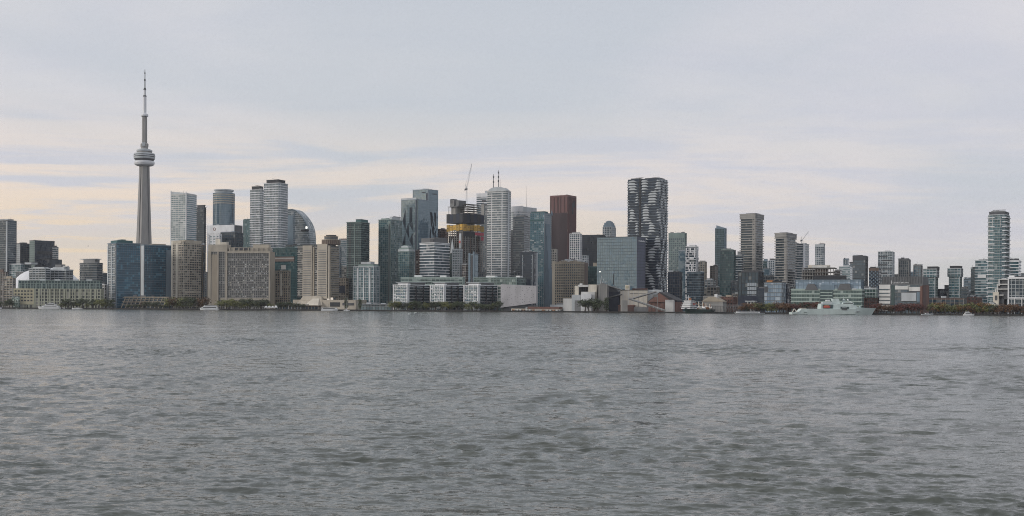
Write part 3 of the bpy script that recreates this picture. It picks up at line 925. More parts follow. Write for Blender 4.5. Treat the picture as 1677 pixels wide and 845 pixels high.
b.panel('corner_fin', 'palegrey', 0, .0, .03, 0, b.H + 3, .5); b.panel('recess', 'navy', 0, .93, 1.0, 0, b.H, .3); b.panel('corner_fin', 'greengrey', 1, .03, .10, 0, b.H + 2, .5)
b.panel('parapet_screen', 'palegrey', 0, 0, .97, b.H + .9, b.z(323.5), .4); b.panel('parapet_screen', 'palegrey', 1, .1, .5, b.H + .9, b.z(325), .3)
b = T('brown_office', 'red brown gridded office block between faceted towers and construction tower', 714, 728, 733, 376, 2600)
b.face(st('brown', 'dbrick', 1.6, .3, 4.2, 'dbrick', 1.0, .5, bay=4))
b = T('brown_office', 'narrow brown block left of the white banded condo', 681, 689, 692, 411, 2160)
b.face(st('brown', 'brown', 1.4, .3, 3.8, 'brown', 1, .4, bay=4))

b = T('white_condo', 'white banded condo with grey glass roof storey above the terraces', 688, 711, 735.5, 398, 1990, th=38, dmax=44)
b.face(st('grey', 'white', 1.2, .8, 3.9, roof='offwhite', bay=3.4))
b.vol('roof_storey', 'midgrey', .05, .98, .02, .9, b.H + .9, b.z(389.5)); b.vol('roof_core', 'dgrey', .7, .95, -.01, .3, b.H + .9, b.z(391)); b.pent(700, 710, 388.5, 'grey', .3, .8, z0=b.z(389.5))
b = T('pointed_glass_block', 'dark glass block with thin pointed glass sail right of white condo', 735, 743, 748, 416, 2050, th=30)
b.face(st('dteal', 'dgrey', .5, .2, 3.6, bay=3))
m_ = MB().prism([b.pt(.2, .0), b.pt(1, .0), b.pt(1, .3), b.pt(.2, .3)], b.H, b.z(391), top_poly=[b.pt(.55, .1), b.pt(.62, .1), b.pt(.62, .15), b.pt(.55, .15)])
m_.build('glass_sail', 'palegrey', b.root)
b = T('condo_tower', 'pale grey slim condo below the construction tower', 741, 753, 757, 409, 2010)
b.face(st('grey', 'palegrey', 1.0, .5, 3.3, 'palegrey', .8, .7, bay=4)); b.pent(744, 752, 407, 'palegrey')
b = T('condo_tower', 'thin brown striped condo squeezed beside the pale slim condo', 757, 763, 767, 434, 2000)
b.face(st('room', 'offwhite', .9, .4, 3.3, 'brown', 1.2, .6, bay=3))
b = T('blue_condo', 'pale blue condo with two vertical blue ribs below construction tower', 767, 777, 783, 417, 1985, th=28)
b.face(st('steelblue', 'bluegrey', .5, .3, 3.3, bay=3)); b.panel('blue_rib', 'bluegrey', 0, .05, .3, 0, b.H + 3, .9); b.panel('blue_rib', 'bluegrey', 0, .8, 1.0, 0, b.H + 5, .9); b.panel('dark_bay', 'dgrey', 0, .4, .7, 0, b.H - 1, .5)

# tower under construction
b = T('construction_tower', 'tall tower under construction with yellow and black formwork screens', 731.5, 758, 792, 349, 2130, th=42, dmax=52)
pl = b.rect()
me = MB().prism(pl, 0, .55).mesh('floor_slab', 'concrete')
zz = 4.0
while zz < b.H:
    link('floor_slab', me, b.root, (0, 0, zz)); zz += 3.9
MB().prism(b.rect(.06, .94, .06, .94), -.3, b.z(385)).build('inner_glazing', glass('brown', 3.5, 3.9), b.root)
for e in (0, 1):
    for k in range(9):
        b.panel('column', 'concrete' if k % 3 else 'brown', e, k / 8.6, k / 8.6 + .028, 0, b.z(372), .25, .6)
MB().prism(b.rect(.25, .75, .25, .75), -.3, b.z(352)).build('core_wall', 'concrete', b.root)
b.panel('hoist_track', 'palegrey', 0, .80, .92, 0, b.z(382), 1.6); b.panel('hoist_cage', 'rescue', 0, .82, .90, b.z(398), b.z(394), 2.6)
for e in (0, 1):
    n_ = 5 if e == 0 else 6
    for k in range(n_):
        b.panel('black_screen', 'navy' if k % 2 else 'black', e, k / n_ + .004, (k + 1) / n_ - .004, b.z(364.5), b.z(349 + (k % 3) * .6), 1.1)
        b.panel('yellow_screen', ('ochre', 'yellow', 'yellow')[(k + e) % 3], e, k / n_ + .01, (k + 1) / n_ - .012, b.z(378) + (k * 7 % 5) * .5, b.z(366.8) - (k * 3 % 4) * .7, .9 + (k % 2) * .3)
        b.panel('safety_net', 'brown', e, k / n_ + .05, (k + .62) / n_, b.z(373.0 - k % 2), b.z(372.2 - k % 2), 1.35)
b.panel('dark_net', 'black', 1, .0, .55, b.z(386.5), b.z(379), 1.0); b.panel('red_formwork', 'formred', 1, .55, .98, b.z(384), b.z(379.5), 1.3); b.panel('red_formwork', 'formred', 1, .86, .97, b.z(392), b.z(386), 1.2)
zz = b.z(348)
for k in range(5):
    MB().prism(b.rect(.42 + .02 * k, .95, .25, .97 - .03 * k), zz, zz + .6).build('upper_slab', 'concrete', b.root); zz += 3.9
for (u_, v_) in ((.5, .3), (.9, .3), (.5, .9), (.9, .9), (.7, .3), (.95, .6)):
    q_ = b.pt(u_, v_); MB().beam((*q_, b.z(349)), (*q_, zz - 3.4), .5, 4).build('column', 'concrete', b.root)
b.vol('core_jump_form', 'concrete', .22, .48, .05, .45, b.z(350), b.z(337)); b.vol('core_jump_form', 'steel', .20, .44, .0, .3, b.z(338), b.z(326)); b.vol('core_top_deck', 'dgrey', .2, .36, .0, .22, b.z(331.5), b.z(324.5))
b.vol('core_top_deck', 'midgrey', .46, .66, .05, .4, b.z(336), b.z(327)); b.vol('work_platform', 'steel', .1, .7, -.05, .5, b.z(337.6), b.z(336.9))
for k in range(7):
    q_ = b.pt(.15 + k * .08, -.03); MB().beam((*q_, b.z(349)), (*q_, b.z(338)), .3, 4).build('prop', 'steel', b.root)

def crane(name, label, px, ybase, ycab, tip, Y, m='palegrey', wd=1.1):
    p0 = W3(px, ybase, Y); p1 = W3(px + (ybase - ycab) * .006, ycab, Y); tp = W3(tip[0], tip[1], Y - 10)
    root = thing(name, label, 'crane', p0)
    def rel(p): return (p[0] - p0[0], p[1] - p0[1], p[2] - p0[2])
    def lattice(part, a, c, w_, n):
        a, c = Vector(a), Vector(c); mb = MB()
        d = (c - a).normalized(); s1 = d.cross(Vector((0, 1, 0))).normalized() * w_; s2 = d.cross(s1).normalized() * w_
        for sx in (-1, 1):
            for sy in (-1, 1):
                mb.beam(a + s1 * sx + s2 * sy, c + s1 * sx * .7 + s2 * sy * .7, w_ * .2, 4)
        for k in range(n):
            f0, f1 = k / n, (k + 1) / n
            sg = 1 if k % 2 else -1
            for sy in (-1, 1):
                mb.beam(a.lerp(c, f0) + s1 * sg + s2 * sy, a.lerp(c, f1) - s1 * sg * .9 + s2 * sy, w_ * .13, 3)
        return mb.build(part, m, root)
    lattice('mast', (0, 0, 0), rel(p1), wd, 10)
    c = rel(p1)
    MB().box(c[0] - wd * 2, c[0] + wd * 1.6, c[1] - wd, c[1] + wd, c[2] - wd, c[2] + wd * 1.4).build('slewing_deck', 'midgrey', root)
    MB().box(c[0] - wd * 3.2, c[0] - wd * 1.9, c[1] - wd, c[1] + wd, c[2] - wd * 2.2, c[2] + wd * .8).build('counterweight', 'dgrey', root)
    MB().box(c[0] + wd * .9, c[0] + wd * 2, c[1] - wd * 1.9, c[1] - wd * .8, c[2] - wd * .8, c[2] + wd).build('cab', 'boatwhite', root)
    ap = (c[0] - wd * 1.3, c[1], c[2] + wd * 9)
    MB().beam(c, ap, wd * .35, 4).beam((c[0] - wd * 2.4, c[1], c[2]), ap, wd * .22, 4).build('a_frame', m, root)
    lattice('jib', c, rel(tp), wd * .62, 14)
    t2 = rel(tp)
    MB().beam(ap, t2, wd * .09, 3).build('pendant_line', 'steel', root)
    MB().beam(t2, (t2[0], t2[1], t2[2] - 14), wd * .07, 3).build('hoist_rope', 'steel', root)
    return root
crane('tower_crane', 'tall luffing crane raised steeply above the construction tower', 764, 334, 310, (772.5, 268), 2150)

# white banking tower with masts, round topped white tower
b = T('white_office', 'white banded office tower with twin roof masts behind round topped tower', 780, 799, 812, 317, 2700, dmax=60)
b.face(st('grey', 'white', 1.8, .3, 4.2, bay=3.4, roof='white'))
b.panel('roof_band', 'white', 0, 0, 1, b.z(322), b.H + 1, .7); b.pent(791, 799, 312, 'palegrey', .2, .6)
b.panel('dark_vent', 'black', 0, .48, .80, b.z(330.5), b.z(327.5), .6)
b.mast(801.5, 316, 284, 1.3, .45); b.mast(809.5, 316, 277, 1.3, .5); b.mast(813, 312, 291, .4, .5)
for px, yy in ((801.5, 290), (801.5, 298), (809.5, 283), (809.5, 290), (809.5, 297)):
    q_ = b.pt(b.u(px), .47); MB().beam((*q_, b.z(yy)), (*q_, b.z(yy - 3)), 1.6, 6).build('antenna_collar', 'midgrey', b.root)
b = T('grey_office', 'narrow grey office flank between construction tower and round topped tower', 788, 797, 800, 335, 2350, dep=40)
b.face(st('grey', 'midgrey', 1.2, .25, 3.8, 'grey', .6, .4, bay=4)); b.panel('blank_wall', 'concrete', 0, 0, .5, b.z(355), b.H + 1, .6)
b = T('round_top_tower', 'tall white banded tower with rounded barrel top', 798, 829, 836, 313, 2080, th=24, dmax=40)
pl = [b.pt(0, .0), b.pt(.35, -.06), b.pt(.7, -.06), b.pt(.96, 0), b.pt(1, .05), b.pt(1, 1), b.pt(0, 1)]
b.face(st('silver', 'offwhite', 1.1, .55, 3.35, 'grey', .3, .15, bay=3.2, roof='white'), poly=pl)
b.panel('white_rib', 'white', 0, .22, .26, 0, b.H - 3, .9); b.panel('white_rib', 'white', 0, .76, .80, 0, b.H - 3, .9); b.panel('corner_rib', 'palegrey', 1, .3, .6, 0, b.H - 1, .8)
rings = []
for v in (0.0, .9):
    ring = []
    for k in range(13):
        a_ = math.pi * k / 12
        q_ = b.pt(.5 - .47 * math.cos(a_), v); ring.append((q_[0], q_[1], b.H + .5 + (b.z(305.5) - b.H - .5) * math.sin(a_)))
    rings.append(ring)
MB().loft(rings).build('barrel_roof', 'palegrey', b.root)
for k in range(1, 12, 2):
    a_ = math.pi * k / 12
    p0 = b.pt(.5 - .475 * math.cos(a_), -.01); p1 = b.pt(.5 - .475 * math.cos(a_), .91)
    z_ = b.H + .6 + (b.z(305.5) - b.H - .5) * math.sin(a_)
    MB().beam((*p0, z_), (*p1, z_), .3, 4).build('roof_rib', 'white', b.root)

# tower group right of it
b = T('white_office', 'white stone office tower with thin roof needle and grey flank', 836, 856, 878, 340, 2750, th=38, dmax=60)
b.face(st('pale', 'offwhite', 2.0, .3, 4.2, 'white', 1.1, .5, bay=3.4, roof='white', faces=('pale', 'grey', None, None)))
b.panel('crown_band', 'white', 0, 0, 1, b.z(346), b.z(337), .8); b.panel('crown_band', 'palegrey', 1, 0, 1, b.z(346), b.z(338.5), .8); b.mast(851, 338, 303, .45)
b = T('grey_office', 'dark grey banded office tower with stepped left shoulder', 840, 858, 868, 355, 2450)
b.face(st('dark', 'midgrey', 1.5, .3, 3.9, bay=3.4)); b.vol('shoulder', 'midgrey', -.25, .0, .1, .9, 0, b.z(376))
for k in range(24):
    b.vol('shoulder_band', 'dgrey', -.27, -.02, .08, .5, 8 + k * 6, 9.6 + k * 6) if 8 + k * 6 < b.z(378) else None
b.pent(843, 856, 352.5, 'midgrey')
b = T('stepped_glass_tower', 'blue green glass tower stepped on the right with thin spire', 868, 891, 902.5, 349, 2230, th=28, dmax=44)
b.face(st('aqua', 'bluegrey', .6, .7, 3.3, 'palegrey', .4, .5, bay=4.4, faces=('aqua', 'steelblue', None, None)))
for k in range(60):
    fl = rnd.randrange(2, 38); u_ = rnd.uniform(0, .85)
    zz = fl * 3.96 + .3
    if zz < b.z(362):
        b.panel('balcony', 'palegrey', 0, u_, u_ + .12, zz, zz + 1.2, 1.1)
b.panel('dark_band', 'tealpanel', 0, 0, 1, b.z(362), b.z(359), .9); b.pent(868.5, 890, 346, 'tealpanel', .1, .6)
for k, yy in enumerate((366, 386, 410, 440)):
    b.vol('side_step', 'bluegrey', 1.0, 1.05 + k * .05, .1 + .08 * k, .75, 0, b.z(yy))
b.mast(897, 352, 326, .5, .55); MB().beam((*b.pt(b.u(897), .55), b.z(352)), (*b.pt(b.u(897), .55), b.z(344)), 2.2, 6, r2=.6).build('spire_base', 'bluegrey', b.root)
b = T('dark_office', 'dark navy slab tower with pale ladder lines in front of blue green tower', 852, 875, 880, 413, 2010)
b.face(st('navy', 'navy', .6, .3, 3.6, bay=3))
for u_ in (.16, .84):
    b.panel('pale_line', 'palegrey', 0, u_, u_ + .035, 0, b.H - 4, .6)
for k in range(12):
    b.panel('pale_rung', 'bluegrey', 0, .16, .23, 10 + k * 7, 11.2 + k * 7, .75); b.panel('pale_rung', 'bluegrey', 0, .77, .84, 13 + k * 7, 14.2 + k * 7, .75)
b.panel('edge', 'palegrey', 1, .6, 1, 0, b.H, .4)

b = T('red_granite_tower', 'red granite office tower with notched upper right corner', 901, 930, 943, 320, 2620, th=30, dmax=60)
pl = [b.pt(0, 0), b.pt(1, 0), b.pt(1, .35), b.pt(1, 1), b.pt(0, 1)]
b.face(st('brown', None, fh=4, m='granite', mw=1.5, mp=.5, bay=3.0, roof='granite'), poly=pl)
for k in range(5):
    b.panel('upper_rib', 'granite', 0, .1 + k * .19, .2 + k * .19, b.z(349), b.H + .6, .9)
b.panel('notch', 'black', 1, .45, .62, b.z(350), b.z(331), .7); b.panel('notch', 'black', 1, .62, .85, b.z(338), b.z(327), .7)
b.panel('crown_band', 'granite', 0, 0, 1, b.z(322.5), b.H + 1, 1.0); b.panel('crown_band', 'granite', 1, 0, 1, b.z(322.5), b.H + 1, 1.0)
b.panel('lower_front', 'mauve', 0, .12, .96, 0, b.z(348), 1.4)
for k in range(14):
    b.panel('dark_rib', 'mauve', 0, .13 + k * .06, .155 + k * .06, 0, b.z(348.5), 2.0)
b.clutter(3, 1.8)
b = T('white_tower', 'slim white gridded tower in front of red granite tower', 933, 949, 952.5, 383, 2380)
b.face(st('grey', 'offwhite', 1.2, .4, 3.6, 'white', .8, .6, bay=4, roof='white')); b.pent(936, 947, 380.5, 'white')
b = T('black_tower', 'flat topped black glass tower left of the blue glass cube', 953, 985, 990, 385, 2500, dep=40)
b.face(st('navy', 'black', .6, .15, 3.8, 'black', .45, .3, bay=2.2, roof='black')); b.clutter(2, 1.0)
b = T('low_office', 'small beige block tucked under the blue green tower', 901, 911, 913, 409, 2300)
b.face(st('room', 'concrete', 1.4, .3, 3.8, 'concrete', 1.3, .5, bay=4))
b = T('old_office', 'old tan masonry office with punched windows and ragged roofline', 905, 950, 962, 430, 2120, th=25)
b.face(st('dark', 'tan', 1.7, .35, 3.8, 'tan', 1.5, .55, bay=3.9, roof='tan'))
b.panel('corner_strip', 'beige', 0, 0, .10, 0, b.z(427), .8)
for k in range(7):
    b.vol('parapet_block', 'tan', .1 + k * .13, .17 + k * .13, .0, .3, b.H + .9, b.H + 2 + (k % 3))
b.panel('blank_wall', 'brown', 1, .55, 1, 0, b.H, .8)
b = T('white_roof_block', 'white banded block peeking over the old tan office', 920, 953, 957, 427, 2250)
b.face(st('grey', 'white', 1.7, .4, 4.0, bay=4, roof='white'))
b = T('teal_block', 'dark teal glass block left of the blue glass cube', 962, 978, 983, 437, 2180)
b.face(st('dteal', 'tealpanel', .4, .2, 4, 'tealpanel', .3, .3, bay=4)); b.pent(970, 977, 430, 'tan')

b = T('round_top_tower', 'small distant tower with rounded shoulders above the blue glass cube', 987, 1001, 1008, 372, 2750, dmax=40)
b.face(st('grey', 'palegrey', .8, .3, 3.8, 'palegrey', 1.0, .5, bay=4))
for k, (g_, yy) in enumerate(((.03, 368), (.10, 364.5), (.22, 362), (.34, 360.8))):
    b.vol('crown_tier', 'bluegrey', g_, 1 - g_, g_, 1 - g_, b.H if k == 0 else b.z((368, 364.5, 362)[k - 1]) - .2, b.z(yy))

# blue glass cube
b = T('glass_cube', 'big blue grey glass office cube with mauve shaded right flank', 977.5, 1043, 1057, 388, 1900, th=30, dmax=46)
b.face(st('steelblue', 'cubeline', .5, .07, 4.1, 'cubeline', .18, .11, bay=3.2, roof='cubeline', faces=(None, 'cubeflank_shade', None, None)))  # right flank's darker mauve shading is painted into its colour
a_, e_ = b.edge(1); d_ = (e_ - a_) / np.linalg.norm(e_ - a_); n_ = np.array((d_[1], -d_[0]))
for k, f in enumerate((.18, .34, .46, .58, .70, .80)):
    b.panel('sign_letter', 'boatwhite', 1, f, f + .08, b.z(395.2), b.z(392.8) - (k % 2) * .5, .4, -.15)
for k in range(22):
    fl = rnd.randrange(3, 24); u_ = rnd.uniform(.02, .9)
    b.panel('blind', 'bluegrey', 0, u_, u_ + .04, fl * 4.92 + .2 - .4, fl * 4.92 + 1.9, .05, .1)

# undulating balcony tower
b = T('wavy_balcony_tower', 'tall dark tower wrapped in rippling white balconies beside the blue glass cube', 1027, 1079, 1093.5, 291.5, 1930, th=30, dmax=52)
pl0 = b.rect()
MB().prism(offset(pl0, -.6), -.4, b.H).build('glass_wall', [glass('navy', 3.2, 3.1)], b.root)
b.panel('dark_slot', 'black', 0, .375, .43, 0, b.H - 1, .2)
per = []
edges = [(np.array(pl0[i]), np.array(pl0[(i + 1) % 4])) for i in range(4)]
for i, (p, q_) in enumerate(edges):
    nseg = 30 if i in (0, 1) else 8
    for k in range(nseg):
        d = q_ - p; n = np.array((d[1], -d[0])) / np.linalg.norm(d)
        per.append((p + d * k / nseg, n, i, k / nseg))
from mathutils import noise as mn
def bulge(e, u_, z):
    v = .55 * math.cos(2 * math.pi * (u_ * 2.4 + .12 + e * .3)) * math.cos(2 * math.pi * z / 44.0 + e) + .5 * mn.noise(Vector((u_ * 4.2 + e * 2.0, z * .042, 9.1))) + .3 * mn.noise(Vector((u_ * 11.0 + e * 2.0, z * .09, 2.1)))
    return v
nfl = int((b.H - 2) / 4.2)
for k in range(1, nfl + 1):
    z = k * 4.2
    lo = []; tops = []; wh = []
    for (p, n, e, u_) in per:
        vv = bulge(e, u_, z)
        if e == 0 and .36 < u_ < .44:
            o_ = -.9; h = .4
        else:
            o_ = .5 + 1.0 * max(0, min(1, .5 + vv * .9))
            h = .55 + 2.3 * max(0, min(1, (vv + .06) * 2.6))
        q_ = p + n * o_; wh.append(0 if vv > -.02 else 1)
        lo.append((float(q_[0]), float(q_[1]), 0)); tops.append((float(q_[0]), float(q_[1]), h))
    mb = MB()
    N_ = len(lo)
    mb.v = lo + tops
    for i in range(N_):
        j = (i + 1) % N_
        mb.face((i, j, N_ + j, N_ + i), wh[i])
    mb.face(list(reversed(range(N_))), 1)
    ctr = len(mb.v)
    mb.v += [(x * .96, y * .96, .4) for x, y, _ in lo]
    for i in range(N_):
        j = (i + 1) % N_
        mb.face((N_ + i, N_ + j, ctr + j, ctr + i), wh[i])
    mb.face([ctr + i for i in range(N_)], 1)
    mb.build('balcony_ring', ['palegrey', 'wavegrey'], b.root, (0, 0, z))
b.vol('roof_plant', 'dgrey', .05, .35, .2, .8, b.H, b.H + 2.2); b.vol('roof_plant', 'dgrey', .5, .95, .2, .8, b.H - 1, b.H + 1.6)
MB().beam((*b.pt(.18, .3), b.H + 3.2), (*b.pt(.42, .3), b.H + 3.4), .3, 4).build('davit_arm', 'steel', b.root)
MB().beam((*b.pt(.3, .3), b.H + 1.5), (*b.pt(.3, .3), b.H + 3.4), .3, 4).build('davit_post', 'steel', b.root)
MB().beam((*b.pt(.68, .3), b.H + 2.2), (*b.pt(.92, .3), b.H + 2.9), .3, 4).build('davit_arm', 'steel', b.root)

# east of the wavy tower
b = T('grey_tower', 'grey green flat topped tower right of the wavy balcony tower', 1095, 1121, 1124, 382, 2450, dep=34)
b.face(st('grey', 'greengrey', 1.2, .3, 3.7, 'greengrey', .8, .5, bay=4, roof='greengrey')); b.panel('crown_band', 'greengrey', 0, 0, 1, b.z(389), b.H + 1, .8)
b = T('blue_tower', 'slim blue glass slice in front of the grey green tower', 1111, 1122, 1125, 412, 2150)
b.face(st('steelblue', 'bluegrey', .5, .2, 3.7, bay=3))
b = T('dark_block', 'dark blue glass block at the foot of the grey green tower', 1094, 1113, 1117, 446, 2080)
b.face(st('navy', 'dgrey', .6, .3, 3.8, 'dgrey', .4, .4, bay=4))
b = T('patterned_tower', 'white tower with scattered zigzag dark openings', 1123, 1139, 1143.5, 404, 2120, dep=30)
b.face(st('dark', 'white', .9, .4, 3.4, bay=3, roof='white'))
nf = int(b.H / 4.08)
for e in (0, 1):
    for k in range(nf):
        for j in range(7):
            if rnd.random() < .6:
                u_ = j / 7 + rnd.uniform(-.03, .03)
                b.panel('white_screen', 'white', e, max(0, u_), min(1, u_ + rnd.uniform(.07, .13)), k * 4.08 + .2, k * 4.08 + 3.6, .9)
b.pent(1128, 1137, 401.5, 'white')
b = T('dark_condo_block', 'dark glass condo block below the patterned white tower', 1125, 1147, 1153, 446, 2030)
b.face(st('dark', 'bluegrey', .6, .5, 3.5, 'dgrey', .35, .3, bay=4)); b.clutter(2, 1.5)
b = T('brown_tower', 'pale brown tower right of the patterned white tower', 1143, 1154, 1157, 429, 2300)
b.face(st('room', 'concrete', 1.3, .3, 3.5, 'tan', 1.0, .5, bay=4)); b.pent(1145, 1153, 427, 'concrete')
b = T('slant_top_tower', 'blue grey glass tower with slanted roof between lower towers', 1171, 1186, 1189.5, 374, 2500, dep=30)
b.face(st('steelblue', 'bluegrey', .5, .2, 3.8, 'bluegrey', .25, .3, bay=3, faces=('dteal', None, None, None)))
pl = b.rect(.12, 1, 0, .8)
t_ = MB(); t_.v = [(*pl[0], b.H + .8), (*pl[1], b.H + .8), (*pl[2], b.H + .8), (*pl[3], b.H + .8), (*pl[0], b.z(368.7)), (*pl[1], b.z(373)), (*pl[2], b.z(373)), (*pl[3], b.z(368.7))]
for f in ((0, 1, 5, 4), (1, 2, 6, 5), (2, 3, 7, 6), (3, 0, 4, 7), (4, 5, 6, 7)):
    t_.face(f)
t_.build('slanted_crown', 'bluegrey', b.root)
b = T('dark_condo_tower', 'dark green glass condo tower in front of slanted blue tower', 1179.5, 1201, 1204.5, 410, 2080, dep=32)
b.face(st('dteal', 'dgrey', .5, .4, 3.4, 'tealpanel', .3, .3, bay=3.4)); b.panel('crown_band', 'greengrey', 0, .05, 1, b.H - .5, b.z(408), .2)
b = T('striped_condo', 'thin white striped condo left of the tall balcony tower', 1203, 1214, 1217, 418, 2120)
b.face(st('dark', 'palegrey', .9, .8, 3.5, bay=3)); b.pent(1207, 1212, 412, 'grey')
b = T('brown_tower', 'dark brown tower low behind the slanted blue tower', 1163, 1172, 1175, 436, 2320)
b.face(st('brown', 'brown', 1.3, .4, 3.6, 'concrete', .8, .6, bay=6)); b.mast(1170, 436, 427, .6)
b = T('low_block', 'pale low block with flat roof below the brown tower', 1154, 1168, 1172, 459, 2200)
b.face(st('grey', 'palegrey', 1.4, .3, 4, 'concrete', .8, .4, bay=5)); b.pent(1157, 1165, 456, 'palegrey')
b = T('low_block', 'small tan block behind the brick warehouse', 1158, 1174, 1178, 471, 2110)
b.face(st('room', 'concrete', 1.3, .3, 3.8, 'tan', .9, .4, bay=5))

def balcony_tower(lab, x0, xc, x1, tp, Y, crown):
    b = T('balcony_tower', lab, x0, xc, x1, tp, Y, th=34, dmax=46)
    b.face(st('dark', 'slabgrey', .95, 1.9, 3.6, bay=3, roof='grey'))
    b.panel('blank_pier', 'concrete', 0, .84, 1.02, 0, b.H - 3, 1.2); b.panel('blank_pier', 'slabgrey', 1, -.02, .12, 0, b.H - 3, 1.2)
    for k in range(18):
        b.panel('stair_window', 'dgrey', 0, .88, .97, 8 + k * 9.0, 10.4 + k * 9.0, 1.3, -1.0) if 8 + k * 9 < b.H - 8 else None
    b.panel('crown_wall', 'concrete', 0, -.05, 1.05, b.z(crown), b.H + 1.6, 1.6); b.panel('crown_wall', 'grey', 1, -.03, 1.03, b.z(crown), b.H + 1.4, 1.7)
    b.pent(b.x0 + (xc - x0) * .3, b.x0 + (xc - x0) * .98, tp - 2, 'grey', .1, .7)
    return b
balcony_tower('tallest beige balcony tower with deep slab edges and grey crown', 1213, 1236, 1249, 351, 2150, 358.5)
balcony_tower('shorter beige balcony tower left of the white tower with a crane', 1270, 1287, 1302.5, 382.5, 2080, 389)

b = T('dark_office', 'dark framed office with pale window bay below the tallest balcony tower', 1209, 1242, 1250, 446, 1780, th=26)
b.face(st('dark', 'black', .5, .2, 4.4, 'black', .5, .4, bay=5, roof='black'))
b.vol('roof_storey', 'dgrey', .1, .95, .1, .9, b.H + .8, b.z(443))
for k in range(6):
    for j in range(4):
        b.panel('bright_pane', 'glasspane', 0, .46 + j * .115, .56 + j * .115, 8 + k * 6.0, 12.6 + k * 6.0, .5)
b.panel('ground_floor', 'navy', 0, 0, 1, 0, b.z(484), .9)
b = T('dark_office', 'low dark blue wing between dark framed office and pale blue office', 1240, 1253, 1256, 473, 1760)
b.face(st('navy', 'navy', .5, .2, 4.2, bay=4))
b = T('distant_tower', 'small dark blue distant tower right of tallest balcony tower', 1249, 1256, 1258.5, 428, 2450)
b.face(st('dteal', 'bluegrey', .6, .3, 3.8, bay=3)); b.pent(1250, 1255, 424, 'bluegrey')
b = T('distant_tower', 'small blue box tower behind the pale blue office', 1247, 1260, 1263, 441, 2250)
b.face(st('steelblue', 'bluegrey', .5, .2, 3.8, bay=3))
b = T('distant_tower', 'pale grey distant tower left of shorter balcony tower', 1259, 1268, 1271, 427, 2380)
b.face(st('grey', 'palegrey', 1.0, .3, 3.6, 'palegrey', .8, .5, bay=4)); b.pent(1260, 1267, 423.5, 'dgrey', .1, .9)
b = T('pale_office', 'pale blue banded office with orange roof box by the water', 1252, 1281, 1287, 463, 1690, dep=30)
b.face(st('bluewhite', 'midgrey', .8, .3, 4.6, 'palegrey', .25, .15, bay=3, roof='grey')); b.panel('edge_fin', 'midgrey', 0, .97, 1.0, 0, b.H, .6)
b.panel('dark_recess', 'dgrey', 0, 0, .2, b.z(478), b.z(469), .5); b.vol('roof_box', 'orange', .1, .42, .1, .5, b.H + .8, b.z(459)); b.vol('roof_box', 'roofdark', .45, .85, .1, .6, b.H + .8, b.z(460))
b = T('dark_block', 'narrow dark block right of the pale blue office', 1284, 1290, 1294, 466, 1720)
b.face(st('navy', 'dgrey', .6, .2, 4, bay=4))

b = T('white_tower', 'white tower topped by a crane right of shorter balcony tower', 1300, 1315, 1324.5, 399.5, 2200, th=32, dmax=40)
b.face(st('grey', 'offwhite', 1.2, .6, 3.7, bay=3, roof='white')); b.panel('white_corner', 'white', 1, 0, .3, 0, b.H, .9); b.clutter(3, 2.2)
crane('tower_crane', 'small luffing crane tilted right on the white tower roof', 1313, 399, 394, (1324.5, 379), 2215, wd=.75)
b = T('distant_tower', 'lone pale flared tower standing behind the concrete frame building', 1334.5, 1349, 1350.5, 401, 2500, dep=34)
pl = [b.pt(.02, .15), b.pt(.2, 0), b.pt(.8, 0), b.pt(.98, .15), b.pt(1, 1), b.pt(0, 1)]
b.face(st('grey', 'palegrey', 1.0, .25, 3.7, 'palegrey', .7, .4, bay=3.6, roof='palegrey'), poly=pl); b.panel('crown_band', 'palegrey', 0, 0, 1, b.H - 4, b.H + 1.4, 1.2); b.mast(1343, 401, 397.5, .3)

# concrete frame under construction
b = T('concrete_frame_building', 'unfinished concrete frame building with open floors above green glass office', 1313, 1366, 1370, 439, 1900, th=6, dmax=50)
for k, z_ in enumerate((b.z(452), b.z(446), b.z(439))):
    MB().prism(offset(b.rect(0 if k < 2 else .04, 1 - .0 * k, 0, 1), .8), z_, z_ + 1.0).build('floor_slab', 'concrete', b.root)
    for j in range(13):
        q_ = b.pt(.01 + j * .08, .04); MB().box(q_[0] - .5, q_[0] + .5, q_[1] - .5, q_[1] + .5, z_ - 6, z_).build('column', 'concrete', b.root)
b.vol('infill_wall', 'brown', .4, .75, .15, .9, b.z(456), b.z(440)); b.vol('infill_wall', 'dgrey', 0, .38, .3, .9, b.z(456), b.z(441)); b.vol('core_wall', 'cream', .18, .82, .2, .8, b.z(440), b.z(433.5)); b.vol('core_wall', 'concrete', 0, 1, .4, 1, -.3, b.z(450))
b.vol('upper_storey', 'offwhite', .3, .78, .1, .18, b.z(438), b.z(434.5))

b = T('glass_office', 'long green banded glass office behind the grey naval ship', 1296, 1411, 1416, 459, 1620, th=4, dmax=50)
b.face(st('green', 'palegreen', 1.5, .5, 4.3, 'greengrey', .25, .2, bay=3.4, roof='greengrey'), z1=b.z(474))
up = b.rect(.06, .99, .06, .95)
b.face(st('bluewhite', 'bluegrey', .8, .2, 4.2, 'bluegrey', .25, .3, bay=3.4, roof='bluegrey'), b.z(474) + 1.0, b.z(459), up)
for (a0, a1, t0, t1) in ((.20, .39, .24, .33), (.66, .86, .70, .83)):
    MB().prism([b.pt(a0, -.03), b.pt(a1, -.03), b.pt(a1, .05), b.pt(a0, .05)], b.z(475), b.z(464.5), top_poly=[b.pt(t0, -.03), b.pt(t1, -.03), b.pt(t1, .05), b.pt(t0, .05)]).build('sloped_screen', 'midgrey', b.root)
b.vol('atrium', 'bluegrey', .42, .62, -.02, .05, b.z(474.5), b.z(466))
b.panel('central_recess', 'shipdark', 0, .41, .60, b.z(496), b.z(475), .9)
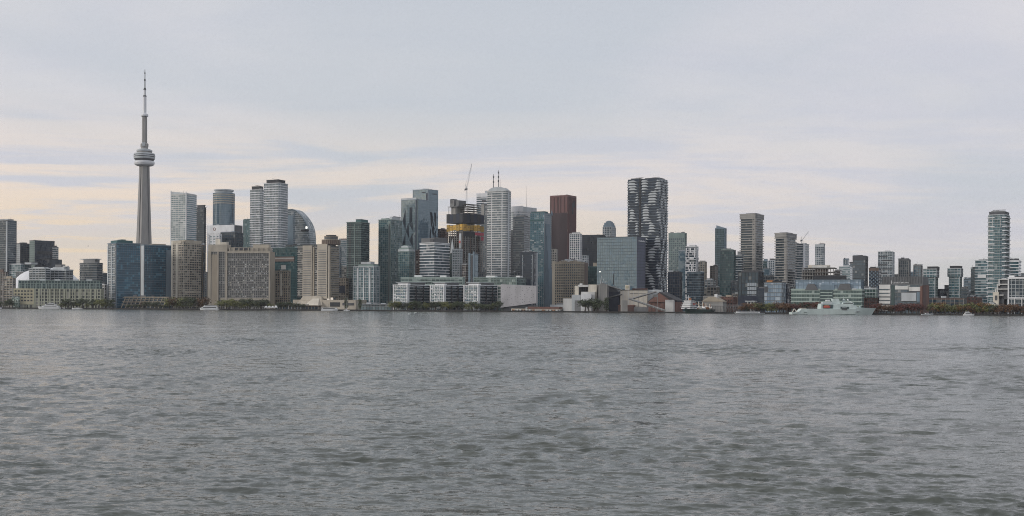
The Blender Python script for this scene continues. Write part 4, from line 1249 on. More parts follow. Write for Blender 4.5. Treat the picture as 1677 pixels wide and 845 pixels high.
for k in range(4):
    b.panel('recess_balcony', 'palegreen', 0, .42, .59, b.z(495 - k * 5), b.z(493.6 - k * 5), 1.2)
b.vol('black_screen', 'black', .30, .76, .25, .6, b.z(459), b.z(450.5)); b.vol('roof_plant', 'dgrey', .70, .84, .1, .2, b.z(459), b.z(462) + 4)
b.vol('terrace_cover', 'boatwhite', .87, .93, -.03, .02, b.z(474), b.z(472.6))
b = T('dark_tower', 'dark grey tower with solid crown behind the green glass office', 1396.5, 1417, 1421, 421, 1950)
b.face(st('dark', 'dgrey', .8, .3, 3.5, 'midgrey', .3, .35, bay=3.4, faces=('grey', None, None, None))); b.panel('crown_wall', 'dgrey', 0, -.02, 1.02, b.z(426), b.z(418.5), .7); b.panel('crown_wall', 'dgrey', 1, -.02, 1.02, b.z(426), b.z(418.7), .7)
b = T('distant_tower', 'tiny bluish tower peeking left of the dark grey tower', 1381, 1388, 1390.5, 425, 2600)
b.face(st('grey', 'bluegrey', .7, .2, 4, bay=3, join=True))
b = T('distant_block', 'pale stepped block below the tiny bluish tower', 1374, 1392, 1396, 437, 2300)
b.face(st('pale', 'palegrey', 1.2, .4, 3.6, bay=4)); b.pent(1380, 1390, 434, 'palegrey')
b = T('low_block', 'brown low block left of the dark grey tower', 1366, 1376, 1379, 444, 2150)
b.face(st('brown', 'concrete', 1.1, .4, 3.8, bay=4))
b = T('distant_tower', 'narrow grey tower right behind the tiny bluish tower', 1392, 1397, 1399, 432, 2420)
b.face(st('grey', 'grey', 1.0, .3, 3.8, bay=3, join=True))

b = T('checker_tower', 'dark tower with blue and pale diagonal checks left of notched tower', 1423, 1439, 1443, 440, 1830)
b.face(st('navy', 'dgrey', .7, .3, 3.4, roof='brown', bay=3)); b.panel('crown_wall', 'brown', 0, 0, 1, b.z(444), b.z(438.5), .5)
for k in range(22):
    for j in range(5):
        if (k + j) % 2 == 0:
            b.panel('pale_check', 'bluegrey', 0, .04 + j * .19, .16 + j * .19, 6 + k * 2.6, 8.2 + k * 2.6, .55)
b = T('notched_tower', 'pale grey tower cut by dark offset notches', 1438, 1461, 1464.5, 412.5, 1950, dep=30)
b.face(st('grey', 'palegrey', .9, .3, 3.4, 'palegrey', .6, .4, bay=3.4))
for k, (u0, u1, yy) in enumerate(((.02, .66, 419), (.28, 1.0, 425.5), (.02, .66, 432.5), (.28, 1.0, 439.5), (.02, .66, 446.5))):
    b.panel('dark_notch', 'dgrey', 0, u0, u1, b.z(yy + 1.6), b.z(yy), .75)
b.pent(1448, 1456, 410.5, 'palegrey')
b = T('grey_tower', 'grey framed tower standing alone above the metal roofed college', 1471.5, 1488, 1491, 425, 2020, dep=28)
b.face(st('dark', 'midgrey', .9, .3, 3.5, 'grey', .7, .4, bay=3.4)); b.panel('frame', 'concrete', 0, 0, .06, 0, b.H + 1, .8); b.panel('frame', 'concrete', 0, .94, 1, 0, b.H + 1, .8); b.panel('frame', 'midgrey', 0, 0, 1, b.H - 2, b.z(423.5), .9)
b = T('blue_tower', 'small blue paned tower left of the black capped towers', 1496, 1508, 1510.5, 435, 2080, dep=26)
b.face(st('blue', 'grey', .8, .3, 3.6, 'grey', .8, .4, bay=4, faces=('steelblue', None, None, None))); b.panel('crown_band', 'concrete', 0, 0, 1, b.H - 1, b.z(433), .5)
def cap_tower(lab, x0, xc, x1, tp, Y, w0, w1):
    b = T('black_cap_tower', lab, x0, xc, x1, tp, Y, dep=26)
    lo = b.rect(.1, .93, .06, .95)
    b.face(st('teal', 'palegrey', .7, .4, 3.4, 'greengrey', .4, .5, bay=4), z1=b.z(tp + 13), poly=lo, roof=False)
    b.face(st('teal', 'palegrey', .9, .8, 3.6, 'palegrey', .5, .6, bay=5), z0=b.z(tp + 13), z1=b.H)
    b.pent(w0, w1, tp - 4.5, 'black', .1, .8)
    b.panel('white_edge', 'palegrey', 0, .88, .93, 0, b.z(tp + 13), .3)
    return b
cap_tower('black capped glass tower rising behind the brick college stair', 1512, 1533, 1537.5, 441, 1850, 1518, 1535)
cap_tower('black capped glass tower standing free right of the college', 1552, 1573, 1576.5, 440, 1850, 1555, 1573)
b = T('dark_block', 'low dark block between the two black capped towers', 1535, 1551, 1554, 474, 1880)
b.face(st('dark', 'dgrey', .8, .3, 3.6, 'palegrey', .4, .4, bay=5)); b.pent(1546, 1553, 467, 'grey')
b = T('rounded_block', 'dark curved low block right of free standing black capped tower', 1574, 1584, 1586.5, 473, 1800)
b.face(st('dark', 'midgrey', .8, .4, 3.6, bay=4)); b.pent(1575, 1583, 470, 'midgrey', .1, .9)
b = T('distant_block', 'hazy pale grey block left of the striped slab by the tall tower', 1578, 1590, 1593, 457, 2250)
b.face(st('grey', 'bluegrey', 1.2, .2, 3.8, bay=4))
b = T('low_block', 'low dark podium below the black capped towers', 1520, 1578, 1583, 489, 1720, th=5)
b.face(st('dark', 'brown', 1.0, .3, 4.2, 'concrete', .6, .4, bay=6)); 

# metal roofed college
b = T('college_building', 'college block with grey metal upper storey, white panels and brick stair', 1440, 1511, 1521, 466, 1600, th=23, dmax=44)
b.face(st('grey', 'midgrey', .9, .3, 4.6, 'midgrey', .3, .3, bay=4, roof='grey', faces=(None, 'dbrick', None, None)))
b.vol('metal_storey', 'midgrey', .05, 1.0, .05, .95, b.H + .8, b.z(452.5))
for k in range(26):
    b.vol('roof_seam', 'grey', .06 + k * .036, .063 + k * .036, .035, .05, b.H + 1.0, b.z(452.7))
b.panel('white_strip', 'offwhite', 0, .0, .26, b.z(473), b.z(466), .9)
for k in range(6):
    b.panel('white_strip', 'offwhite', 0, .0, .26, b.z(480 + k * 6 - .6), b.z(475.4 + k * 6), .9)
b.panel('dark_bay', 'shipdark', 0, .28, .36, b.z(505), b.z(467), .5)
b.panel('white_strip', 'offwhite', 0, .37, .68, b.z(474), b.z(468), 1.1); b.panel('white_strip', 'offwhite', 0, .69, .95, b.z(476.5), b.z(470), 1.2)
b.panel('dark_band', 'dgrey', 0, .69, .95, b.z(478.2), b.z(476.9), 1.0)
b.panel('white_screen', 'palegrey', 0, .52, .86, b.z(493), b.z(479.5), 1.6); b.panel('glass_edge', 'bluegrey', 0, .87, .94, b.z(494), b.z(478.5), 1.3)
b.panel('brick_stair', 'brick', 0, .95, 1.0, 0, b.z(468), 1.7); b.panel('brick_stair', 'dbrick', 1, -.02, .5, 0, b.z(467), .9); b.panel('brick_stair', 'brick', 1, .5, .98, 0, b.z(466.5), .7)
b.panel('sign_bar', 'boatwhite', 0, .27, .285, b.z(464.4), b.z(459.2), -.1, .35)
cu = bpy.data.curves.new('sign', 'FONT'); cu.body = 'GEORGE BROWN'; cu.size = 2.6; cu.extrude = .05
tmp = bpy.data.objects.new('sign_text', cu); COL.objects.link(tmp)
dg = bpy.context.evaluated_depsgraph_get()
me = bpy.data.meshes.new_from_object(tmp.evaluated_get(dg)); bpy.data.objects.remove(tmp)
me.materials.append(MC['boatwhite'])
so = link('sign_lettering', me, b.root)
a_, e_ = b.edge(0, b.rect(.05, 1, .05, .95)); d_ = e_ - a_
n_ = np.array((d_[1], -d_[0])) / np.linalg.norm(d_)
q_ = a_ + d_ * .27 + n_ * .9
so.location = (float(q_[0]), float(q_[1]), b.z(463.8)); so.rotation_euler = (R(90), 0, math.atan2(d_[1], d_[0]))

# tall balcony tower at the right and its neighbours
b = T('curved_balcony_tower', 'tall glass tower with jutting white balconies near the right edge', 1617.5, 1646, 1653.5, 352, 1700, th=32, dmax=40)
pl = [b.pt(0, .15), b.pt(.1, .02), b.pt(.3, -.04), b.pt(.7, -.04), b.pt(.93, .02), b.pt(1, .12), b.pt(1, .9), b.pt(.9, 1), b.pt(.1, 1), b.pt(0, .9)]
b.face(st('teal', 'palegrey', .5, .7, 3.05, 'greengrey', .35, .4, bay=3.4, roof='midgrey'), poly=pl)
zz = b.z(486); k = 0
while zz < b.H - 3:
    for e0, e1, ex in ((-.06, .40, 2.0), (.82, 1.07, 2.0)):
        b.panel('balcony', 'white', 0, e0 + (k % 2) * .03, e1 - (k % 2) * .05, zz, zz + 1.15, ex)
    b.panel('balcony', 'white', 1, .0, .9, zz + .3, zz + 1.4, 1.9)
    zz += 6.1; k += 1
b.vol('crown_storey', 'dgrey', .06, .98, .05, .9, b.H + .8, b.z(347)); MB().prism(offset(b.rect(.08, .96, .08, .85), 1.0), b.z(347), b.z(345.8)).build('crown_cap', 'midgrey', b.root)
b.vol('crown_cap', 'grey', .15, .9, .15, .8, b.z(345.8), b.z(344.6))
MB().beam((*b.pt(.2, .3), b.z(342.7)), (*b.pt(.95, .3), b.z(342.9)), .5, 4).build('davit_arm', 'steel', b.root)
MB().beam((*b.pt(.5, .3), b.z(345)), (*b.pt(.5, .3), b.z(342.6)), .6, 4).build('davit_post', 'steel', b.root)
b.panel('white_frame', 'offwhite', 0, .25, .75, b.z(357.5), b.z(355.5), 1.2); b.panel('white_frame', 'offwhite', 0, .25, .29, b.z(371), b.z(356), 1.2); b.panel('white_frame', 'offwhite', 0, .71, .75, b.z(371), b.z(356), 1.2)
b = T('striped_slab', 'striped grey slab block left behind the tall balcony tower', 1597, 1617, 1622, 427, 1850)
b.face(st('teal', 'palegrey', 1.1, .7, 3.5, bay=4)); b.vol('white_box', 'boatwhite', .22, .9, -.06, .1, b.z(455), b.z(450.3)); b.mast(1608, 427, 421, .3)
b = T('striped_slab', 'lower grey slab step left of the striped slab', 1590, 1597, 1599, 441, 1880)
b.face(st('grey', 'greengrey', 1.0, .4, 3.6, bay=4))
b = T('striped_slab', 'white striped slab block right behind the tall balcony tower', 1650, 1668, 1671.5, 427, 1860)
b.face(st('teal', 'white', 1.3, .9, 3.9, bay=4)); b.mast(1655, 427, 420, .3)
b = T('stepped_condo', 'stepped white framed condo at the right picture edge', 1630, 1700, 1712, 455, 1560, th=23, dep=40)
b.face(st('dark', 'palegrey', .5, .3, 4.0, 'palegrey', .5, .4, bay=4.4, roof='offwhite'), poly=b.rect(.30, 1, 0, 1))
b.panel('white_frame', 'white', 0, .30, .33, 0, b.H + 1, 1.4); b.panel('white_frame', 'white', 0, .30, 1.0, b.H - 1, b.H + 1.3, 1.6); b.panel('white_frame', 'white', 0, .30, 1.0, b.z(489), b.z(487), 1.8)
for f in (.45, .62, .8):
    b.panel('white_frame', 'offwhite', 0, f, f + .02, 0, b.z(488), 1.5)
b.vol('roof_box', 'boatwhite', .30, .43, .1, .4, b.H + 1, b.z(450.5)); b.vol('roof_box', 'roofdark', .45, 1, .1, .6, b.H + 1, b.z(451.5))
for k, (u0, u1, yt, yb) in enumerate(((.04, .31, 466, 478), (.0, .31, 474, 490), (.08, .31, 458, 468), (-.04, .2, 484, 506))):
    b.vol('terrace_wall', 'dgrey', u0 + .02, u1, .02, .4, 0 if k == 3 else b.z(yb), b.z(yt))
    b.vol('terrace_slab', 'offwhite', u0, u1, -.03, .4, b.z(yt), b.z(yt - 1.6)); b.vol('terrace_slab', 'offwhite', u0, u0 + .03, -.025, .1, b.z(yb), b.z(yt))
b.vol('stone_wall', 'cream', -.04, .09, -.05, .1, 0, b.z(478)); b.vol('stone_window', 'dgrey', .0, .06, -.055, 0, b.z(492), b.z(484))
b = T('stone_block', 'low cream stone block beside the stepped condo', 1613, 1629, 1631, 499, 1545)
b.face(st('room', 'cream', 1.6, .3, 3.6, 'cream', 1.6, .5, bay=4, roof='cream'))
b = T('brick_block', 'red brick low building left of the tall balcony tower', 1585, 1602, 1607, 488, 1640, th=28)
b.face(st('brown', 'brick', 2.2, .3, 3.6, 'brick', 2.0, .5, bay=4, roof='brick')); b.vol('roof_hut', 'boatwhite', .3, .55, .2, .5, b.H + .8, b.z(485.5))
b = T('brick_block', 'old dark brick warehouse with arched windows right of green glass office', 1416, 1437, 1441, 489, 1640)
b.face(st('brown', 'brick', 1.8, .3, 4.2, 'brick', 1.5, .5, bay=3.6, roof='dbrick')); b.pent(1420, 1428, 487.5, 'dbrick')
b = T('green_pavilion', 'small green glass link between green glass office and checker tower', 1415, 1434, 1437, 473, 1700)
b.face(st('green', 'palegrey', .8, .4, 4.0, 'palegreen', .4, .5, bay=4)); 

# filler blocks seen low between the towers
fill = [
    ('small grey block low between dark tower and stadium', 27, 46, 48, 446, 2540, 'grey', 'midgrey'),
    ('grey block low behind the beige grid tower', 318, 338, 341, 446, 2350, 'dark', 'midgrey'),
    ('low dark block under the arched glass office', 468, 517, 521, 401, 2240, 'dteal', 'dgrey'),
    ('tan low block filling the gap under the pale roof strip tower', 556, 567, 569, 437, 2200, 'room', 'concrete'),
    ('grey block low between dark green tower and teal tower', 600, 622, 626, 470, 2120, 'dark', 'midgrey'),
    ('dark block low behind the white banded condo', 728, 742, 745, 432, 2200, 'dark', 'dgrey'),
    ('grey block low behind pale blue condo', 780, 800, 803, 446, 2140, 'grey', 'grey'),
    ('grey low block behind the dark navy slab tower', 834, 856, 860, 446, 2200, 'dark', 'grey'),
    ('pale low block below the slim white gridded tower', 935, 960, 964, 419, 2420, 'grey', 'palegrey'),
    ('brown grey block low behind the ship loading shed', 1144, 1166, 1170, 474, 2150, 'room', 'concrete'),
    ('pale gabled block low behind dark green condo tower', 1152, 1182, 1186, 486, 1830, 'room', 'concrete'),
    ('dark low block under the striped thin condo', 1198, 1212, 1215, 462, 1990, 'dark', 'dgrey'),
    ('grey block low between the two balcony towers', 1250, 1272, 1276, 452, 2240, 'dark', 'midgrey'),
    ('grey block low right of the white tower with crane', 1322, 1338, 1341, 444, 2250, 'grey', 'grey'),
    ('dark block low between notched tower and grey framed tower', 1462, 1474, 1478, 450, 2120, 'dark', 'midgrey'),
    ('grey hazy block between grey framed tower and blue paned tower', 1488, 1498, 1501, 447, 2200, 'grey', 'bluegrey'),
    ('hazy low block at the right edge behind the stepped condo', 1668, 1690, 1694, 448, 2050, 'grey', 'grey'),
    ('low hazy block behind rounded dark block', 1562, 1592, 1596, 478, 2000, 'grey', 'grey'),
]
for lab, x0, xc, x1, tp, Y, g, s_ in fill:
    b = T('city_block', lab, x0, xc, x1, tp, Y)
    b.face(st(g, s_, rnd.uniform(.9, 1.5), .35, rnd.choice((3.5, 3.8, 4.1)), s_, rnd.uniform(.4, 1.0), .5, bay=rnd.choice((3.5, 4, 5))))
    b.clutter(2, 2.0)

# ------------------------------------------------------------------ great concrete spire
Yt = 2800
x_, _, _ = W3(235.6, 420, Yt)
cn = thing('observation_tower', 'very tall concrete spire with round observation pod and white mast', 'tower', (x_, Yt, GZ))
k_ = Yt / F
zt = lambda py: W3(235.6, py, Yt)[2] - GZ
def star(r, rc, z):
    ring = []
    for i in range(3):
        a = R(-90 + 18) + i * 2 * math.pi / 3
        w_ = rc * .52
        ca, sa = math.cos(a), math.sin(a)
        ring += [(r * ca + w_ * sa, r * sa - w_ * ca, z), (r * ca - w_ * sa, r * sa + w_ * ca, z)]
        a2 = a + math.pi / 3
        ring.append((rc * math.cos(a2), rc * math.sin(a2), z))
    return ring
rings = []
for py, hw in ((506, 20), (485, 16.5), (460, 13.8), (430, 12.2), (400, 11.0), (360, 9.6), (320, 8.4), (290, 7.6), (268, 7.2)):
    rings.append(star(hw * k_ * 1.06, hw * k_ * .80, zt(py) if py < 506 else -.3))
MB().loft(rings).build('shaft', 'cnconc', cn)
for i in range(3):     # window strips of the lifts in the three valleys
    a = R(-90 + 18 + 60) + i * 2 * math.pi / 3
    r0, r1 = 11.0 * k_ * .80, 7.2 * k_ * .80
    MB().beam((r0 * math.cos(a), r0 * math.sin(a), zt(400)), (r1 * math.cos(a), r1 * math.sin(a), zt(272)), 1.3, 4).build('lift_shaft_glazing', 'dgrey', cn)
P_ = lambda prof, part, m, n=40: MB().lathe([(r * k_, zt(py)) for r, py in prof], n=n).build(part, m, cn, smooth=False)
P_([(8, 272), (12.5, 271.5), (15.2, 270), (16.2, 267.5), (16.0, 265), (14.5, 263.6), (11, 263.2)], 'radome_ring', 'radome')
P_([(13, 263.6), (15.2, 262.2), (16.4, 260.2)], 'pod_underside', 'dgrey')
P_([(16.4, 260.3), (17.0, 258.6), (17.0, 257.6)], 'pod_deck', 'palegrey')
P_([(16.3, 257.8), (16.3, 256.2)], 'pod_window_band', 'black')
P_([(17.2, 256.4), (17.2, 254.9), (16.2, 254.3)], 'pod_deck', 'palegrey')
P_([(16.4, 254.6), (16.6, 253.2)], 'pod_window_band', 'navy')
P_([(17.1, 253.4), (16.6, 251.6), (13, 250.7)], 'pod_roof', 'palegrey')
P_([(12.1, 251.2), (12.1, 248.8)], 'upper_tier', 'cnconc'); P_([(12.0, 249.0), (12.0, 248.0)], 'tier_window_band', 'black'); P_([(12.6, 248.2), (12.4, 246.0), (9, 244.3)], 'tier_roof', 'palegrey')
P_([(5.6, 246), (5.9, 240)], 'mast_collar', 'cnconc', 16); P_([(6.6, 240.3), (6.6, 236), (5, 234.5)], 'mast_collar', 'concrete', 6)
MB().box(-2.4 * k_, 2.6 * k_, -6.9 * k_, -5 * k_, zt(239.5), zt(234)).build('equipment_box', 'palegrey', cn)
P_([(4.5, 246), (4.3, 215), (4.1, 190)], 'upper_shaft', 'cnconc', 6)
P_([(5.4, 190.8), (5.9, 189.6), (5.6, 187.4), (3.2, 186)], 'sky_deck', 'radome', 20)
P_([(2.9, 187), (2.8, 158)], 'mast_section', 'radome', 8); P_([(3.1, 158.4), (2.6, 156.4)], 'mast_joint', 'dgrey', 8); P_([(2.0, 156.8), (1.9, 147)], 'mast_section', 'radome', 8)
P_([(2.5, 147.2), (1.4, 144)], 'mast_joint', 'dgrey', 8); P_([(1.25, 144.5), (1.1, 132)], 'mast_section', 'palegrey', 6); P_([(1.35, 132.5), (1.3, 129.5)], 'mast_joint', 'dgrey', 6)
P_([(.95, 130), (.85, 120)], 'mast_section', 'palegrey', 6); P_([(1.1, 121), (.9, 118.5)], 'mast_joint', 'dgrey', 6); P_([(.7, 119), (.35, 113.5)], 'mast_tip', 'midgrey', 6)

# ------------------------------------------------------------------ waterfront terraces
def terrace(lab, x0, xm, x1, tp, Y):
    b = T('terrace_block', lab, x0, xm, x1, tp, Y, th=32, dmax=62)
    b.face(st('pale', 'white', .7, .7, 3.6, 'white', .55, .9, bay=4.2, roof='white', faces=(None, 'dark', None, None), medges=(0,)))
    b.panel('white_frame', 'white', 0, 0, .06, 0, b.H + 1, 1.6); b.panel('white_frame', 'white', 0, .95, 1.0, 0, b.H + 1, 1.5)
    n = int(b.H / 4.32)
    for k in range(n):
        for j in range(4):
            if rnd.random() < .75:
                b.panel('balcony_screen', rnd.choice(('palegrey', 'white', 'greengrey', 'bluegrey')), 0, .07 + j * .22, .07 + j * .22 + rnd.uniform(.08, .19), k * 4.32 + .3, k * 4.32 + 2.0, 1.25)
        b.panel('dark_balcony', rnd.choice(('dgrey', 'midgrey', 'dgrey')), 1, .06, .96, k * 4.32 + .1, k * 4.32 + 1.2, 1.4)
    for f in (.0, .33, .66, .96):
        b.panel('dark_fin', 'black' if f else 'palegrey', 1, f, f + .03, 0, b.H, 1.8)
    b.vol('roof_frame', 'white', .3, 1.0, .0, .12, b.H + 1, b.H + 2.6); b.vol('roof_storey', 'midgrey', .15, .95, .08, .8, b.H + .9, b.z(tp - 4.5))
    b.vol('roof_slab', 'palegrey', .1, 1.0, .03, .85, b.z(tp - 4.5), b.z(tp - 5.2))
    return b
terrace('leftmost white lattice terrace block on the waterfront', 644.5, 668, 704, 467, 1790)
terrace('middle white lattice terrace block on the waterfront', 705, 728, 759, 467.5, 1780)
terrace('rightmost white lattice terrace block on the waterfront', 760, 784, 816, 467.5, 1770)
b = T('terrace_block', 'long pale bridging terrace block behind the left and middle lattice blocks', 657, 757, 761, 455, 1900, th=5, dmax=40)
b.face(st('green', 'palegreen', 1.2, .6, 3.7, 'palegreen', .5, .7, bay=6, roof='palegreen')); b.vol('roof_box', 'boatwhite', .2, .32, .3, .6, b.H + .9, b.z(450.5)); b.vol('roof_box', 'boatwhite', .62, .72, .3, .6, b.H + .9, b.z(450.8))
b.vol('upper_terrace', 'greengrey', .28, 1.0, .0, .08, b.z(466), b.z(459))
b = T('terrace_block', 'long green grey glass terrace block left of the perforated wall', 776, 846, 860, 455, 1880, th=24, dmax=44)
b.face(st('green', 'greengrey', 1.0, .5, 3.7, 'greengrey', .4, .6, bay=5, roof='greengrey', faces=(None, 'dteal', None, None))); b.vol('roof_box', 'boatwhite', .24, .45, .2, .5, b.H + .9, b.z(451)); b.vol('roof_box', 'boatwhite', .92, 1.02, .3, .6, b.H + .9, b.z(451.3))
b = T('terrace_block', 'narrow white framed glass bay beside the perforated wall', 815, 830, 834, 468, 1790)
b.face(st('green', 'offwhite', .9, .5, 3.7, 'offwhite', .8, .7, bay=6, roof='offwhite'))

# perforated wall: slanting foot, rows of small dark openings
b = T('perforated_building', 'pale grey perforated wall building with slanting bottom edge', 820, 878, 881, 467, 1765, th=4, dmax=30)
u_ = [0, 1]
pf = MB()
q0, q1, q2, q3 = b.pt(0, 0), b.pt(1, 0), b.pt(1, .8), b.pt(0, .8)
pf.v = [(*q0, b.z(504)), (*q1, b.z(496.5)), (*q2, b.z(496.5)), (*q3, b.z(504)), (*q0, b.H + 1.2), (*q1, b.H - .9), (*q2, b.H - .9), (*q3, b.H + 1.2)]
for f in ((0, 1, 5, 4), (1, 2, 6, 5), (2, 3, 7, 6), (3, 0, 4, 7), (4, 5, 6, 7), (3, 2, 1, 0)):
    pf.face(f)
wb_ = pf.build('wall_box', 'perforated', b.root)
for j in range(8):
    for i in range(15):
        if rnd.random() < .55:
            u_ = .05 + i * .062 + rnd.uniform(-.01, .01)
            yy = 470 + j * 3.9 + (i % 2) * 1.2 + rnd.uniform(-.4, .4)
            if yy < 502 - 7 * u_:
                b.panel('opening', 'dgrey', 0, u_, u_ + .016, b.z(yy + .9), b.z(yy), .05, .1, parent=wb_)
b.vol('undercroft', 'dgrey', .08, .98, .1, .7, 0, b.z(500))
b = T('kiosk_row', 'long low kiosk row with white and orange awnings below the perforated wall', 838, 916, 922, 507, 1745, th=5, dmax=18)
b.face(st('room', 'cream', .8, .3, 3, 'offwhite', 1.4, .5, bay=4.5, roof='brick'))
b.vol('awning_roof', 'brick', .35, 1.0, -.1, .9, b.H + .8, b.z(502.5)); b.vol('flat_roof', 'roofdark', .0, .45, .1, 1, b.H + .8, b.z(504))
for k in range(14):
    b.panel('awning', 'boatwhite' if k % 3 else 'orange', 0, .02 + k * .07, .07 + k * .07, b.z(508.6), b.z(507.4), 2.0)
b = T('kiosk_row', 'low flat roofed pavilion with bright shopfront beside the pale condo', 590, 640, 646, 499.5, 1885, th=5, dmax=20)
b.face(st('pale', 'palegrey', .5, .8, 4.5, 'dgrey', .4, .3, bay=5, roof='palegrey'))
b.vol('oversailing_roof', 'palegrey', -.06, 1.04, -.3, 1, b.H + .9, b.H + 1.8)
b = T('ferry_terminal', 'long low ferry terminal shed below the harbour hotel', 452, 521, 526, 501.5, 1900, th=4, dmax=20)
b.face(st('dark', 'brown', .8, .3, 4, 'tan', .6, .4, bay=5, roof='brown'))
b.vol('roof', 'tan', -.03, 1.03, -.2, 1.1, b.H + .9, b.H + 1.6)
for k in range(6):
    q_ = b.pt(.25 + k * .07, -.3); MB().beam((*q_, 0), (*q_, b.z(494.5 + (k % 2))), .3, 4).build('gantry_post', 'palegrey', b.root)
b = T('low_block', 'low glass pavilion left behind shore trees at the picture edge', 20, 30, 33, 487, 1975)
b.face(st('green', 'palegreen', .9, .4, 3.6, 'palegreen', .4, .5, bay=4))

# ------------------------------------------------------------------ sugar works
b = T('refinery_block', 'cream stepped refinery block with dark pipework left of grey silo', 941, 977, 981, 466, 1740, th=5, dmax=30)
b.vol('main_wall', 'cream', .62, 1, 0, 1, -.3, b.H); b.vol('main_wall', 'cream', .0, .18, 0, 1, -.3, b.z(468)); b.vol('back_wall', 'brown', .15, .65, .4, 1, -.3, b.z(470)); b.vol('lower_wall', 'offwhite', .32, .95, -.25, 0, -.3, b.z(478)); b.vol('lower_wall', 'white', .35, .82, -.5, -.25, -.3, b.z(482))
b.vol('lintel', 'offwhite', .15, .65, .0, .5, b.z(470), b.z(466.5)); b.vol('side_block', 'offwhite', -.5, .0, -.1, .5, -.3, b.z(489)); b.vol('side_block', 'palegrey', -.1, .3, -.2, .2, -.3, b.z(483)); b.vol('side_block', 'grey', .05, .35, -.3, .0, -.3, b.z(492))
for k in range(5):
    q_ = b.pt(.2 + k * .1, .2); MB().beam((*q_, 0), (*q_, b.z(471 - k % 2)), 1.0, 8).build('pipe', 'dgrey', b.root)
b.vol('roof_unit', 'offwhite', .2, .3, .2, .5, b.z(468), b.z(464))
b = T('low_block', 'pale grey low sheds left of the cream refinery', 901, 936, 940, 497, 1770, th=5, dmax=30)
b.vol('shed_wall', 'palegrey', .0, 1, 0, 1, -.3, b.z(499)); b.vol('shed_roof', 'grey', .3, .9, .1, .9, b.z(499), b.z(496)); b.vol('shed_door', 'dgrey', .4, .5, -.02, .1, 0, b.z(503))
b.vol('shed_wall', 'white', .85, .98, -.3, 0, -.3, b.z(502))
b = T('silo', 'tall square grey concrete silo with rooftop gear', 980, 994, 997, 465.5, 1730, th=6)
b.vol('silo_wall', 'concrete', 0, 1, 0, 1, -.3, b.H)
for f in (.25, .5, .75):
    b.panel('joint_rib', 'grey', 0, f - .01, f + .01, 0, b.H, .35)
b.vol('roof_gear', 'grey', .2, .6, .2, .6, b.H, b.z(463)); b.mast(983, 466, 446, .5); b.mast(1003, 466, 447, .9, .5, 'black', 'chimney')
q_ = b.pt(b.u(981), .4); MB().lathe([(.1, b.z(445.5)), (.9, b.z(445)), (.9, b.z(443.8)), (.1, b.z(443.3))], q_, 8).build('work_lamp', 'lamp', b.root)
for k in range(3):
    p0, p1 = b.pt(b.u(982 + k * 3), .3), b.pt(b.u(984 + k * 4), .3); MB().beam((*p0, b.H), (*p1, b.z(452 + k * 4)), .35, 4).build('roof_gantry', 'palegrey', b.root)
b = T('dark_shed', 'dark blue sloped conveyor house right of the grey silo', 997, 1014, 1018, 470, 1745)
MB().prism(b.rect(), -.3, b.z(478), ).build('wall', 'navy', b.root)
MB().prism(b.rect(), b.z(478), b.z(468), top_poly=b.rect(0, .25)).build('sloped_roof', 'dgrey', b.root)
p0, p1 = b.pt(-.2, -.1), b.pt(1.3, -.1)
MB().beam((*p0, b.z(467)), (*p1, b.z(475)), 1.1, 4).build('conveyor_tube', 'steelbeam', b.root); MB().beam((*p1, b.z(482)), (*p0, b.z(488)), .9, 4).build('conveyor_tube', 'steelbeam', b.root)
b = T('sugar_warehouse', 'cream warehouse with small round emblem on rooftop box', 1016, 1060, 1064, 475.5, 1735, th=5, dmax=36)
b.vol('wall', 'cream', 0, 1, 0, 1, -.3, b.H)
for f in (.12, .3, .48, .66, .84):
    b.panel('wall_rib', 'offwhite', 0, f, f + .012, 0, b.H - .5, .35)
b.panel('vent_strip', 'dgrey', 0, .35, .95, b.z(481.5), b.z(480.6), .25); b.vol('roof_cap', 'dgrey', -.01, 1.01, -.02, 1.02, b.H, b.H + .7)
eb_ = b.vol('emblem_box', 'cream', .17, .33, .0, .3, b.H + .7, b.z(466.5))
a_, e_ = b.edge(0); d_ = (e_ - a_) / np.linalg.norm(e_ - a_); n_ = np.array((d_[1], -d_[0])); c_ = a_ + d_ * b.L * .25 + n_ * .4
em = MB(); ring = [(float(c_[0] + d_[0] * 1.9 * math.cos(t)), float(c_[1] + d_[1] * 1.9 * math.cos(t)), b.z(470) + 1.9 * math.sin(t)) for t in [2 * math.pi * i / 16 for i in range(16)]]
ring2 = [(x - n_[0] * .6, y - n_[1] * .6, z) for x, y, z in ring]
em.loft([ring, ring2]).build('emblem_disc', 'gold', eb_)
b.vol('roof_stack', 'dbrick', .4, .95, .4, .8, b.H + .7, b.z(472)); b.vol('loading_hall', 'dbrick', -.05, .55, -.3, 0, -.3, b.z(501)); b.vol('loading_roof', 'brick', -.06, .56, -.32, 0, b.z(501), b.z(499.5))
b.vol('annex', 'palegrey', .95, 1.5, .3, .9, -.3, b.z(474.5)); b.vol('quay_shed', 'grey', .55, 1.1, -.35, -.05, -.3, b.z(503))
